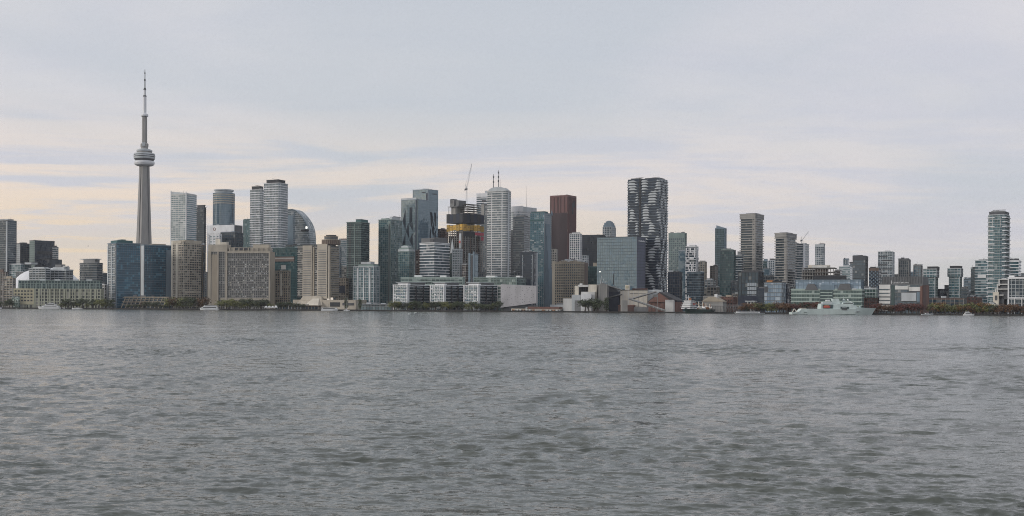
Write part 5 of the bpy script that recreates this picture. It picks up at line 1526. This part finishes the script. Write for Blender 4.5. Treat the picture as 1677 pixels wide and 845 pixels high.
# raw sugar shed
b = T('raw_sugar_shed', 'red brick sugar shed with black pitched roof and white end block', 1062, 1107, 1118, 494, 1700, th=24, dmax=70)
b.vol('brick_wall', 'brick', 0, 1, 0, 1, -.3, b.z(494))
rf = MB()
p = [b.pt(-.05, -.05), b.pt(1.04, -.05), b.pt(1.04, 1.05), b.pt(-.05, 1.05), b.pt(.42, -.05), b.pt(.42, 1.05)]
rf.v = [(*p[0], b.z(495)), (*p[1], b.z(492)), (*p[2], b.z(492)), (*p[3], b.z(495)), (*p[4], b.z(478)), (*p[5], b.z(478))]
for f in ((0, 4, 5, 3), (4, 1, 2, 5), (0, 1, 4), (3, 5, 2), (0, 3, 2, 1)):
    rf.face(f)
rf.build('pitched_roof', 'roofdark', b.root)
gb = MB(); gb.v = [(*b.pt(0, -.08), b.z(495)), (*b.pt(.9, -.08), b.z(494.5)), (*b.pt(.42, -.08), b.z(479.8))]; gb.face((0, 1, 2)); gb.build('brick_gable', 'brick', b.root)
b.vol('white_block', 'offwhite', .66, .96, -.2, .0, -.3, b.z(491)); b.panel('block_line', 'grey', 0, .66, .96, b.z(499.4), b.z(498.8), .2, 0)
for f in (.1, .25, .4, .55):
    b.panel('brick_pier', 'dbrick', 0, f, f + .02, 0, b.z(496), .5)
# conveyor galleries
cv = thing('conveyor_gallery', 'long inclined conveyor galleries meeting above the sugar shed', 'conveyor', W3(1026, 508, 1690)[:2] + (GZ,))
o0 = W3(1026, 508, 1690)[:2]
def cp(px, py, Y):
    q = W3(px, py, Y); return (q[0] - o0[0], q[1] - o0[1], q[2] - GZ)
MB().beam(cp(1030, 489, 1690), cp(1090, 509, 1672), 1.5, 4).build('lower_gallery', 'steelbeam', cv)
MB().beam(cp(1032, 490, 1694), cp(1075, 477.5, 1694), 1.3, 4).build('upper_gallery', 'steelbeam', cv)
MB().box(cp(1020, 0, 1690)[0], cp(1030, 0, 1690)[0], -6, 6, 0, cp(0, 486, 1690)[2]).build('transfer_tower', 'concrete', cv)
MB().box(cp(1072, 0, 1690)[0], cp(1080, 0, 1690)[0], -2, 8, cp(0, 480, 1690)[2], cp(0, 476, 1690)[2]).build('head_house', 'steelbeam', cv)
for px, py in ((1045, 494), (1060, 498), (1075, 504), (1077, 481)):
    MB().beam(cp(px, py, 1688), (cp(px, py, 1688)[0], cp(px, py, 1688)[1], 0), .35, 4).build('trestle_leg', 'steel', cv)
for k in range(10):
    f = k / 9; p0 = Vector(cp(1030, 489, 1690)).lerp(Vector(cp(1090, 509, 1672)), f)
    MB().beam(p0 + Vector((0, -1.7, -1.4)), p0 + Vector((0, -1.7, 1.4)), .18, 4).build('gallery_frame', 'palegrey', cv)
# brick warehouse and low buildings behind the freighter
b = T('brick_warehouse', 'low red brick warehouse behind the moored freighter', 1182, 1200, 1206, 487, 1740)
b.face(st('brown', 'brick', 2.0, .3, 4, 'brick', 2.0, .5, bay=4.5, roof='dbrick')); b.vol('roof_plant', 'tan', .3, .8, .2, .7, b.H + .8, b.z(483))
b = T('quay_building', 'low tan terminal shed with sloping roof behind the freighter', 1150, 1184, 1190, 491, 1720)
b.vol('wall', 'concrete', 0, 1, 0, 1, -.3, b.z(494))
MB().prism(offset(b.rect(), 1), b.z(494), b.z(486), top_poly=b.rect(.3, .6, 0, 1)).build('hipped_roof', 'tan', b.root); b.vol('white_cupola', 'boatwhite', .55, .68, .2, .5, b.z(488), b.z(481.5))
b = T('low_block', 'brown low office right behind the brick warehouse', 1200, 1216, 1220, 482, 1800)
b.face(st('room', 'concrete', 1.2, .3, 3.8, 'brown', .9, .5, bay=4))
b = T('pavilion', 'small white roofed pavilion on legs left of the green shore trees', 1220, 1236, 1240, 494, 1655, th=5, dmax=14)
b.vol('roof_slab', 'palegrey', 0, 1, 0, 1, b.z(494), b.z(492.5))
for f in (.15, .5, .8):
    b.vol('leg_wall', 'offwhite', f, f + .1, .2, .6, -.2, b.z(494))
b = T('pier_gangway', 'grey lattice gangway pier between freighter and pavilion', 1163, 1214, 1218, 500, 1640, th=3, dmax=10)
b.vol('deck', 'midgrey', 0, 1, 0, 1, b.z(502), b.z(501))
lg = []
for k in range(12):
    p0, p1 = b.pt(k / 12, 0), b.pt((k + 1) / 12, 0)
    MB().beam((*p0, -.2), (*p0, b.z(502)), .35, 4).build('pile', 'steel', b.root); MB().beam((*p0, 0), (*p1, b.z(502)), .2, 4).build('brace', 'grey', b.root)
MB().beam((*b.pt(0, 0), b.z(499.6)), (*b.pt(1, 0), b.z(499.6)), .2, 4).build('handrail', 'palegrey', b.root)

# ------------------------------------------------------------------ roof plant on the towers that still have bare roofs
for b in ALL:
    have = {c.name.split('.')[0] for c in b.root.children}
    if 'parapet' in have and not have & {'penthouse', 'roof_unit', 'roof_storey', 'roof_box', 'crown_tier', 'barrel_roof', 'roof_plant', 'upper_block', 'sloped_crown', 'slanted_crown', 'drum_wall', 'roof_bay'}:
        b.clutter(rnd.randrange(3, 6), 3.0)

# ------------------------------------------------------------------ boats
def hull_mesh(L, B, zd, draft=1.0, bow=.28, flare=.75, sheer=0.0, stern=.85, n=14, rake=.06):
    """a hull along +x (bow at +L/2): deck line wider than waterline, pointed bow with rake"""
    rings = []
    for k in range(n + 1):
        f = k / n
        x = -L / 2 + L * f
        wd = B / 2 * (stern + (1 - stern) * min(1, f / .2)) if f < .2 else (B / 2 if f < 1 - bow else B / 2 * max(.02, 1 - ((f - (1 - bow)) / bow) ** 2.0))
        ww = wd * (flare if f < 1 - bow else flare * max(.03, 1 - .5 * ((f - (1 - bow)) / bow)))
        zz = zd(f) if callable(zd) else zd + sheer * max(0, f - .45) ** 2 * 4
        xr = x - L * rake * max(0, (f - .7) / .3)
        rings.append([(xr, -ww, -draft), (x, -wd, zz), (x, wd, zz), (xr, ww, -draft)])
    return MB().loft(rings)
def boat(name, label, px, L, Y, rz=0.0, cat='boat', group=None):
    x = W3(px, 508, Y)[0]
    return thing(name, label, cat, (x, Y, 0), group, rz)
def cruiser(label, px, L, Y, tiers, rz=0.0, name='motor_yacht', hm='boatwhite', h=None):
    r = boat(name, label, px, L, Y, rz)
    h = h or L * .065 + .5
    hull_mesh(L, L * .24, h, sheer=h * .35).build('hull', hm, r)
    z = h
    for k, (a0, a1, hh) in enumerate(tiers):
        x0, x1 = -L / 2 + a0 * L, -L / 2 + a1 * L
        w_ = L * .095 * (1 - k * .13)
        cab_ = MB().prism([(x0, -w_), (x1, -w_), (x1, w_), (x0, w_)], z - .1, z + hh, top_poly=[(x0 + .1, -w_ * .95), (x1 - hh * .8, -w_ * .95), (x1 - hh * .8, w_ * .95), (x0 + .1, w_ * .95)]).build('cabin', 'boatwhite', r)
        MB().box(x0 + (x1 - x0) * .08, x1 - (x1 - x0) * .12 - hh * .3, -w_ - .06, w_ + .06, z + hh * .42, z + hh * .78).build('window_band', 'black', cab_)
        MB().box(x0 - .4, x1 - hh * .6, -w_ - .3, w_ + .3, z + hh, z + hh + .18).build('deck', 'boatwhite', r)
        z += hh + .15
    MB().beam((-L * .02, 0, z), (-L * .05, 0, z + L * .09), .1, 4).build('mast', 'palegrey', r)
    MB().beam((L * .30, 0, h + .2), (L * .47, 0, h + h * .4 + .9), .06, 4).build('bow_rail', 'palegrey', r)
    return r
cruiser('large white two deck motor yacht near the left shore', 80, 36, S(80) - 20, [(.06, .80, 2.5), (.18, .66, 2.3), (.3, .5, 1.6)], rz=R(176))
cruiser('white boat cut by the left picture edge', -1, 9, S(0) - 24, [(.2, .7, 1.6)])
cruiser('small dark motorboat passing in front of the large yacht', 105, 9, S(105) - 70, [(.3, .6, 1.2)], hm='dgrey', name='motorboat')
cruiser('low white speedboat right of the large yacht', 126, 16, S(126) - 60, [(.3, .6, 1.0)], rz=R(178), name='motorboat')
cruiser('white double deck tour boat moored below the beige grid tower', 342.5, 29, S(342) - 14, [(.05, .92, 2.4), (.1, .8, 2.2)], name='tour_boat', rz=R(180))
cruiser('white harbour ferry with dark roof below the harbour hotel', 540, 25, S(540) - 14, [(.03, .95, 2.6)], name='ferry')
cruiser('long low white tour boat moored left of the green shore trees', 1227, 40, S(1227) - 12, [(.16, .94, 1.7)], name='tour_boat', rz=R(180), h=1.2, hm='palegrey')
cruiser('small white cabin cruiser near the right end of the quay', 1587, 13.5, S(1587) - 20, [(.1, .75, 1.7), (.2, .55, 1.4)])
cruiser('small grey workboat moored below the college', 1519, 15, S(1519) - 14, [(.3, .6, 1.2)], name='workboat', hm='palegrey')
# sailing boat
r = boat('sailboat', 'small white sailboat with tall bare mast below the harbour hotel', 568, 8, S(568) - 25)
hull_mesh(9, 2.6, 1.1, sheer=.3).build('hull', 'boatwhite', r); MB().beam((0, 0, 1), (.3, 0, 19), .28, 6, r2=.2).build('mast', 'boatwhite', r); MB().beam((0, 0, 2.2), (-3.6, 0, 2.4), .2, 5).build('boom', 'boatwhite', r)
MB().prism([(-1.5, -.8), (1.5, -.6), (1.5, .6), (-1.5, .8)], 1.0, 1.7).build('cabin', 'boatwhite', r)

# patrol ship
Ys = S(1365) - 22
r = boat('naval_ship', 'pale grey naval patrol ship moored before green glass office', 1365, 0, Ys, cat='ship')
sx = lambda px: (px - 1365) / F * Ys
sz = lambda py: (514.6 - py) / F * Ys
Ls = sx(1434.5) - sx(1294.5)
xm = (sx(1434.5) + sx(1294.5)) / 2
def zdk(f):
    px = 1294.5 + 140 * f
    if px < 1306: return sz(511.2)
    if px < 1310: return sz(511.2 - (px - 1306) / 4 * 5.6)
    if px < 1396: return sz(505.4)
    if px < 1402: return sz(505.4 - (px - 1396) / 6 * 2.4)
    return sz(503.0 + (px - 1402) / 32 * .9)
h_ = hull_mesh(Ls, 19, zdk, draft=1.2, bow=.27, flare=.88, n=44, rake=.055)
h_.build('hull', 'shipgrey', r, (xm, 0, 0))
MB().loft([[(xm - Ls / 2 + 1, -8.4, .0), (xm - Ls / 2 + 1, -8.4, .55), (xm - Ls / 2 + 1, 8.4, .55), (xm - Ls / 2 + 1, 8.4, 0)], [(sx(1398), -8.62, .0), (sx(1398), -8.62, .55), (sx(1398), 8.62, .55), (sx(1398), 8.62, 0)]]).build('boot_stripe', 'shipdark', r)
def blk(part, p0, p1, y0, y1, w_=8.0, m='shipgrey', ps=None):
    x0, x1 = sx(p0), sx(p1)
    t0, t1 = (sx(ps[0]), sx(ps[1])) if ps else (x0, x1)
    return MB().prism([(x0, -w_), (x1, -w_), (x1, w_), (x0, w_)], sz(y0), sz(y1), top_poly=[(t0, -w_ * .94), (t1, -w_ * .94), (t1, w_ * .94), (t0, w_ * .94)]).build(part, m, r)
blk('hangar', 1341, 1362, 506, 497, 8.6, ps=(1342, 1362)); blk('superstructure', 1362, 1399.5, 506, 497.3, 8.7, ps=(1362, 1394)); blk('bridge_front', 1394, 1402, 503.6, 499, 7.5, ps=(1394, 1398.5))
blk('funnel', 1361.3, 1374.5, 497.4, 488.8, 4.2, ps=(1362.3, 1372.5)); br_ = blk('bridge', 1377, 1396, 497.5, 494.8, 7.6, ps=(1378, 1394.5))
MB().box(sx(1378.5), sx(1394), -7.75, 7.75, sz(496.6), sz(495.5)).build('bridge_windows', 'black', br_)
ms_ = blk('mast', 1379.5, 1384.5, 495, 489, 1.6, ps=(1380.8, 1382.6)); MB().beam((sx(1381.5), 0, sz(489.3)), (sx(1381.5), 0, sz(484)), .35, 5, r2=.12).build('mast_pole', 'palegrey', r)
MB().box(sx(1378.8), sx(1384.4), -3, 3, sz(491.4), sz(490.8)).build('yard_arm', 'palegrey', ms_)
MB().lathe([(.05, sz(492.2)), (1.2, sz(491.6)), (1.4, sz(490.6)), (.9, sz(489.6)), (.05, sz(489.2))], (sx(1388), -1), 12).build('radar_dome', 'boatwhite', r, smooth=True)
MB().beam((sx(1388.5), -1, sz(492)), (sx(1394), -2, sz(494.6)), .5, 4).build('boom', 'boatwhite', r)
MB().box(sx(1352.5), sx(1358), -3, 3, sz(493), sz(490.6)).build('deck_house', 'boatwhite', r); MB().box(sx(1346), sx(1360.5), -6, 6, sz(496.8), sz(494.6)).build('deck_house', 'palegrey', r)
MB().beam((sx(1356), 0, sz(497)), (sx(1356), 0, sz(479)), .22, 4, r2=.1).build('aerial', 'palegrey', r)
MB().box(sx(1344.5), sx(1361), -8.75, -8.3, sz(504.8), sz(498.4)).build('boat_bay', 'shipdark', r)
hull_mesh(sx(1357) - sx(1346), 2.4, 1.7, draft=.8).build('rescue_boat', 'rescue', r, (sx(1351.5), -9.2, sz(502.6)))
MB().box(sx(1347), sx(1356), -9.7, -8.9, sz(501.6), sz(500.9)).build('rescue_boat_stripe', 'boatwhite', r)
MB().box(sx(1347.5), sx(1354), -9.9, -8.9, sz(500.9), sz(499.6)).build('rescue_boat_cover', 'orange', r)
MB().box(sx(1373.5), sx(1387), -8.95, -8.4, sz(508.2), sz(501.8)).build('boat_bay', 'shipdark', r)
hull_mesh(sx(1385) - sx(1375), 2.2, 1.2, draft=.6).build('work_boat', 'midgrey', r, (sx(1380), -9.2, sz(506.4)))
MB().beam((sx(1376), -9.1, sz(503.5)), (sx(1384), -9.1, sz(502.6)), .3, 4).build('davit', 'palegrey', r)
MB().box(sx(1311), sx(1319), -5, 5, sz(506), sz(504.0)).build('deck_cargo', 'tan', r)
MB().beam((sx(1296), -6, sz(511)), (sx(1300), -2, sz(505.5)), .5, 4).beam((sx(1300), -2, sz(505.5)), (sx(1304), -6, sz(511)), .5, 4).build('stern_crane', 'cream', r)
for k in range(10):
    MB().beam((sx(1312 + k * 3), -8.2, sz(505.4)), (sx(1312 + k * 3), -8.2, sz(504.0)), .08, 3).build('rail_post', 'palegrey', r)
MB().beam((sx(1320), -8.2, sz(504.0)), (sx(1340), -8.2, sz(504.0)), .09, 3).build('rail', 'palegrey', r)
MB().lathe([(1.2, 0), (1.0, 1.6), (.4, 2.2)], (sx(1408), 0), 10).build('gun_mount', 'shipgrey', r, (0, 0, sz(503.3)))
MB().beam((sx(1408), 0, sz(502)), (sx(1411.5), 0, sz(501.4)), .16, 5).build('gun_barrel', 'midgrey', r)
# hull number, a run of dark strokes as on the bow
for k, px in enumerate((1399.5, 1401.3, 1403.1)):
    MB().box(sx(px), sx(px + 1.2), -9.9, -8.3, sz(510.6), sz(509.4)).build('hull_numeral', 'midgrey', r)
for k, px in enumerate((1314, 1315.6, 1317.2)):
    MB().box(sx(px), sx(px + 1.1), -9.62, -8.4, sz(511.5), sz(510.7)).build('stern_letter', 'shipdark', r)

# freighter, seen from the bow quarter
Yf = 1612
x0 = W3(1121, 508, Yf)[0]; x1 = W3(1164, 508, Yf + 62)[0]
ang = math.atan2(-62.0, x0 - x1)
r = thing('cargo_ship', 'dark green hulled cargo ship with cluttered white upperworks beside sugar shed', 'ship', ((x0 + x1) / 2, Yf + 31, 0), None, ang)
Lc = math.hypot(62, x1 - x0)
hull_mesh(Lc, 15, lambda f: 5.6 + 2.6 * max(0, f - .7) / .3, draft=1.5, bow=.24, flare=.8, n=24, rake=.05).build('hull', 'hullgreen', r)
hull_mesh(Lc * .2, 15.3, lambda f: 1.6, draft=.1, bow=.9, flare=.97, n=10, rake=.05).build('bulwark', 'boatwhite', r, (Lc * .4, 0, 6.4))
z = 6.2
for k, (a0, a1, hh, w_) in enumerate(((.22, .46, 2.8, 6.6), (.24, .44, 2.6, 6.2), (.27, .42, 2.6, 5.6), (.30, .40, 2.4, 5.0))):
    X0, X1 = Lc * (a0 - .02), Lc * a1
    dh_ = MB().box(X0, X1, -w_, w_, z, z + hh).build('deck_house', 'boatwhite', r)
    MB().box(X0 + .4, X1 + .06, -w_ - .05, w_ + .05, z + hh * .5, z + hh * .8).build('window_band', 'dgrey', dh_)
    MB().box(X0 - .5, X1 + .8, -w_ - .8, w_ + .8, z + hh, z + hh + .2).build('deck_edge', 'boatwhite', dh_)
    z += hh + .2
MB().beam((Lc * .36, 0, z), (Lc * .36, 0, z + 7), .35, 5).build('mast', 'boatwhite', r); MB().beam((Lc * .36, -3, z + 4), (Lc * .36, 3, z + 4), .2, 4).build('yard_arm', 'boatwhite', r)
MB().box(Lc * .30 - 1.5, Lc * .30 + 1.5, -1.6, 1.6, z, z + 3).build('funnel', 'rust', r)
for k in range(5):
    X = Lc * (.16 - k * .14)
    MB().box(X - 3.4, X + 3.4, -5.4, 5.4, 5.5, 7.4 + (k % 2)).build('hatch_cover', ('rust', 'cream', 'offwhite')[k % 3], r)
    MB().beam((X - 4, 0, 5.5), (X - 4, 0, 17 - k), .5, 6).build('kingpost', 'cream', r)
    for sg in (-1, 1):
        MB().beam((X - 4, sg * 1.5, 8), (X + 3.5, sg * 5.5, 15 - k * .6), .3, 5).build('derrick', 'cream' if k % 2 else 'orange', r)
    MB().box(X - 5, X - 3, -4, 4, 6, 9.5).build('deck_house', 'boatwhite', r)
for sg in (-1, 1):
    hull_mesh(5, 2, .8, draft=.7).build('lifeboat', 'rescue', r, (Lc * .33, sg * 7.2, 12.4))
MB().lathe([(.3, 5), (1.1, 5.4), (.3, 6)], (Lc * .455, 0), 8).build('anchor_pocket', 'black', r, (0, 0, -1))

# ------------------------------------------------------------------ quayside tents, posts
for k in range(4):
    px = 436 + k * 5.3
    c = W3(px, 505, S(px) + 8)
    t = thing('marquee', ('leftmost', 'second', 'third', 'rightmost')[k] + ' white peaked marquee tent in the row on the quay below the beige slab', 'tent', (c[0], c[1], GZ), 'white tents on the quay')
    MB().prism([(-2.3, -2.3), (2.3, -2.3), (2.3, 2.3), (-2.3, 2.3)], 2.2, 2.9).build('valance', 'boatwhite', t)
    MB().prism([(-2.4, -2.4), (2.4, -2.4), (2.4, 2.4), (-2.4, 2.4)], 2.85, 5.2 + (k % 2) * .8, top_poly=[(-.15, -.15), (.15, -.15), (.15, .15), (-.15, .15)]).build('peak', 'boatwhite', t)
    for sx_ in (-2.2, 2.2):
        for sy_ in (-2.2, 2.2):
            MB().beam((sx_, sy_, 0), (sx_, sy_, 2.3), .09, 4).build('pole', 'boatwhite', t)
def lamp_post():
    t = thing('lamp_post', 'slim dark lamp post on the waterfront promenade', 'lamp post', (0, 0, 0), 'lamp posts along the promenade')
    MB().beam((0, 0, 0), (0, 0, 8), .12, 6, r2=.07).build('pole', 'steel', t); MB().beam((0, 0, 7.9), (1.2, 0, 8.1), .06, 4).build('arm', 'steel', t); MB().box(.9, 1.7, -.15, .15, 8.0, 8.15).build('lamp_head', 'palegrey', t)
    return t
def copy_tree(o, loc, rz=0.0, scale=None, label=None, group=None):
    c = o.copy(); COL.objects.link(c); c.location = loc; c.rotation_euler = (0, 0, rz)
    if scale: c.scale = scale
    if label: c['label'] = label
    if group: c['group'] = group
    for ch in o.children:
        d = ch.copy(); COL.objects.link(d); d.parent = c
    return c
ORD = 'first second third fourth fifth sixth seventh eighth ninth tenth eleventh twelfth thirteenth fourteenth fifteenth sixteenth seventeenth eighteenth nineteenth twentieth twenty-first twenty-second twenty-third twenty-fourth twenty-fifth twenty-sixth twenty-seventh twenty-eighth twenty-ninth thirtieth'.split()
lp = lamp_post()
spots = [(px, S(px) + 7) for px in list(range(300, 640, 34)) + list(range(834, 930, 24)) + list(range(1440, 1675, 18))]
for k, (px, Y) in enumerate(spots):
    loc = (W3(px, 505, Y)[0], Y, GZ)
    if k == 0:
        lp.location = loc; lp['label'] = 'first from left: slim dark lamp post on the waterfront promenade'
    else:
        copy_tree(lp, loc, label='%s from left: slim dark lamp post on the waterfront promenade' % ORD[k])

# ------------------------------------------------------------------ trees
def leafmat(name, c0, c1):
    m, t, out = base_nodes(name)
    pos = t.add('ShaderNodeNewGeometry').outputs['Position']
    n = t.add('ShaderNodeTexNoise', {'Vector': pos, 'Scale': .55, 'Detail': 3.0}).outputs[0]
    rn = t.add('ShaderNodeObjectInfo').outputs['Random']
    f = t.math('ADD', t.ramp(n, .3, .7, 0, .7), t.math('MULTIPLY', rn, .4), clamp=True)
    p = t.add('ShaderNodeBsdfPrincipled', {'Base Color': t.mix(f, c0, c1), 'Roughness': .7})
    t.l.new(p.outputs[0], out.inputs[0])
    MC[name] = m
leafmat('leaf_dark', (0.026, 0.042, 0.019), (0.072, 0.092, 0.036))
leafmat('leaf_olive', (0.074, 0.088, 0.024), (0.203, 0.209, 0.061))
leafmat('leaf_red', (0.062, 0.022, 0.018), (0.165, 0.058, 0.042))
leafmat('leaf_brown', (0.068, 0.038, 0.018), (0.189, 0.095, 0.035))
leafmat('leaf_orange', (0.095, 0.054, 0.016), (0.243, 0.115, 0.027))
def make_tree(kind, seed, columnar=False):
    g = random.Random(seed)
    tr = MB(); cr = MB()
    tr.beam((0, 0, 0), (.05, .02, .42), .035, 6, r2=.022)
    clumps = []
    for k in range(7 if not columnar else 5):
        a = g.uniform(0, 6.28); h = g.uniform(.3, .42)
        e = (math.cos(a) * g.uniform(.12, .3), math.sin(a) * g.uniform(.12, .3), h + g.uniform(.15, .4)) if not columnar else (math.cos(a) * .06, math.sin(a) * .06, .3 + k * .14)
        tr.beam((.03, .01, h), e, .016, 5, r2=.006)
        clumps.append((e, g.uniform(.13, .22) if not columnar else .12))
    for k in range(9 if not columnar else 7):
        if columnar:
            h = .12 + k * .125; clumps.append(((g.uniform(-.03, .03), g.uniform(-.03, .03), h), .13 - .07 * (h - .5) * (h > .5)))
        else:
            a = g.uniform(0, 6.28); rr = g.uniform(0, .34); h = g.uniform(.24, .86)
            clumps.append(((math.cos(a) * rr, math.sin(a) * rr, h), g.uniform(.10, .2) * (1.1 - .4 * max(0, h - .5))))
    for (c, rad) in clumps:
        for k in range(46):
            v = Vector((g.gauss(0, 1), g.gauss(0, 1), g.gauss(0, 1))).normalized()
            p = Vector(c) + v * rad * g.uniform(.55, 1.08)
            if p.z < .1: continue
            n = (v + Vector((g.uniform(-.7, .7), g.uniform(-.7, .7), g.uniform(-.4, .9)))).normalized()
            a = n.orthogonal().normalized() * g.uniform(.022, .042); bb = n.cross(a)
            i = len(cr.v)
            cr.v += [tuple(p - a), tuple(p + bb * .8), tuple(p + a), tuple(p - bb * .8)]
            cr.face((i, i + 1, i + 2, i + 3))
    return tr.mesh('trunk', 'bark'), cr.mesh('crown', kind)
TM = {}
for kind in ('leaf_dark', 'leaf_olive', 'leaf_red', 'leaf_brown', 'leaf_orange'):
    TM[kind] = [make_tree(kind, 31 + i * 7 + len(kind)) for i in range(4)]
TM['column'] = [make_tree('leaf_dark', 5, True), make_tree('leaf_dark', 6, True)]
def tree(px, py, Y, kind, label, group=None, wid=1.0):
    x, _, zt_ = W3(px, py, Y)
    h = zt_ - GZ
    t = thing('tree', label, 'tree', (x, Y, GZ), group, rnd.uniform(0, 6.28))
    a, c = rnd.choice(TM[kind])
    s_ = h / (.97)
    for nm, me in (('trunk', a), ('crown', c)):
        o = link(nm, me, t); o.scale = (s_ * wid, s_ * wid, s_)
    return t
def row(x0, x1, n, py0, py1, off, kinds, label, group, wid=1.0):
    for k in range(n):
        px = x0 + (x1 - x0) * (k + .5) / n + rnd.uniform(-.4, .4) * (x1 - x0) / n
        kd = rnd.choice(kinds)
        tree(px, rnd.uniform(py0 - 2.0, py1 + 1.5), S(px) + off + rnd.uniform(-4, 7), kd, '%s from left: %s' % (ORD[k], label), group, wid * rnd.uniform(1.1, 1.55))
row(-6, 22, 5, 489, 494, 14, ['leaf_dark'], 'dark green shore tree by the left picture edge', 'dark trees at the left edge', 1.2)
row(98, 188, 15, 489.5, 495, 12, ['leaf_dark', 'leaf_olive'], 'green shore tree before the long waterfront terminal', 'trees before the waterfront terminal', 1.2)
row(204, 278, 11, 494.5, 498.5, 10, ['leaf_dark', 'leaf_dark', 'leaf_brown'], 'small dark tree before the ribbed podium', 'small trees before the ribbed podium', 1.3)
row(274, 334, 10, 486, 493, 13, ['leaf_olive', 'leaf_dark', 'leaf_brown'], 'leafy green tree at the foot of the beige grid tower', 'trees below the beige grid tower', 1.15)
row(362, 405, 8, 488, 493, 12, ['leaf_olive', 'leaf_olive', 'leaf_dark'], 'olive green park tree before the beige slab block', 'olive park trees', 1.25)
row(402, 448, 8, 489, 495, 14, ['leaf_dark', 'leaf_olive'], 'dark park tree before the right half of the beige slab block', 'dark park trees', 1.2)
row(450, 500, 7, 488.5, 496, 40, ['leaf_dark'], 'dark tree left of the harbour hotel podium', 'dark trees left of the harbour hotel', 1.1)
tree(567, 488, S(567) + 15, 'column', 'narrow dark conifer behind the sailboat mast', None, 1.3)
tree(590, 490, S(590) + 15, 'column', 'narrow dark conifer left of the pale gridded condo', None, 1.3)
row(636, 818, 27, 492.5, 497, 12, ['leaf_dark', 'leaf_dark', 'leaf_olive'], 'green tree in the row before the white lattice terraces', 'trees before the terraces', 1.15)
row(956, 983, 4, 488.5, 492, 14, ['leaf_dark'], 'big dark bushy tree before the white refinery', 'bushy trees before the refinery', 1.35)
tree(993, 487, S(993) + 14, 'column', 'tall narrow dark tree at the foot of the grey silo', None, 1.5)
row(1214, 1246, 6, 494, 500, 16, ['leaf_dark', 'leaf_brown'], 'dark shrubby tree right of the pavilion', 'dark shrubby trees by the pavilion', 1.2)
row(1238, 1275, 7, 494.5, 498, 14, ['leaf_olive', 'leaf_olive', 'leaf_dark'], 'green tree at the shore before the pale blue office', 'green trees before the pale blue office', 1.25)
row(1270, 1300, 8, 494, 498, 14, ['leaf_red', 'leaf_red', 'leaf_brown'], 'red autumn tree left of the naval ship stern', 'red trees left of the ship', 1.25)
row(1300, 1342, 10, 494, 498, 14, ['leaf_red', 'leaf_brown', 'leaf_dark'], 'dark red autumn tree behind the naval ship stern', 'red trees behind the ship', 1.25)
row(1432, 1512, 18, 497, 501, 12, ['leaf_red', 'leaf_red', 'leaf_brown'], 'dark red autumn tree before the college', 'red trees before the college', 1.3)
row(1526, 1590, 15, 495, 500, 14, ['leaf_brown', 'leaf_olive', 'leaf_olive', 'leaf_orange'], 'brown and green autumn tree below the black capped towers', 'brown trees below the black capped towers', 1.25)
row(1588, 1630, 10, 495, 501, 13, ['leaf_olive', 'leaf_olive', 'leaf_dark', 'leaf_orange'], 'autumn tree before the red brick building', 'autumn trees before the brick building', 1.2)
row(1628, 1690, 13, 498, 503, 12, ['leaf_red', 'leaf_brown', 'leaf_brown'], 'small reddish tree before the stepped condo', 'reddish trees before the stepped condo', 1.25)

# ------------------------------------------------------------------ a gull over the stadium
bx, by, bz = W3(144.5, 403, 420)
g_ = thing('bird', 'small dark gull flying in the pale sky over the stadium', 'bird', (bx, by, bz))
gb = MB()
gb.lathe([(.004, -.24), (.05, -.15), (.075, 0), (.06, .12), (.03, .2), (.004, .26)], n=10)
body = gb.build('body', 'bird', g_, smooth=True); body.rotation_euler = (0, R(80), 0)
for sg in (-1, 1):
    MB().loft([[(.09, sg * .04, .02), (.0, sg * .04, .045), (-.09, sg * .04, .02), (0, sg * .04, 0)], [(.08, sg * .3, .13), (0, sg * .3, .15), (-.07, sg * .3, .13), (0, sg * .3, .115)], [(-.02, sg * .62, .06), (-.04, sg * .62, .07), (-.06, sg * .62, .06), (-.04, sg * .62, .05)]]).build('wing', 'bird', g_)
MB().prism([(-.24, -.03), (-.36, -.07), (-.36, .07), (-.24, .03)], -.01, .01).build('tail', 'bird', g_)
g_.rotation_euler = (R(8), 0, R(20))

# ------------------------------------------------------------------ evening haze over the whole place
HAZE = 3.2e-5
if HAZE:
    mb = MB().box(-9100, 9100, -9100, 9100, -4.5, 640)
    me = bpy.data.meshes.new('haze'); me.from_pydata(mb.v, [], mb.f); me.update()
    m = bpy.data.materials.new('haze'); m.use_nodes = True
    t = NT(m.node_tree); t.n.clear()
    out = t.add('ShaderNodeOutputMaterial')
    pv = t.add('ShaderNodeVolumePrincipled', {'Color': (.90, .93, .97, 1), 'Density': HAZE, 'Anisotropy': .2})
    t.l.new(pv.outputs[0], out.inputs['Volume'])
    me.materials.append(m)
    o = link('haze', me); o['kind'] = 'stuff'
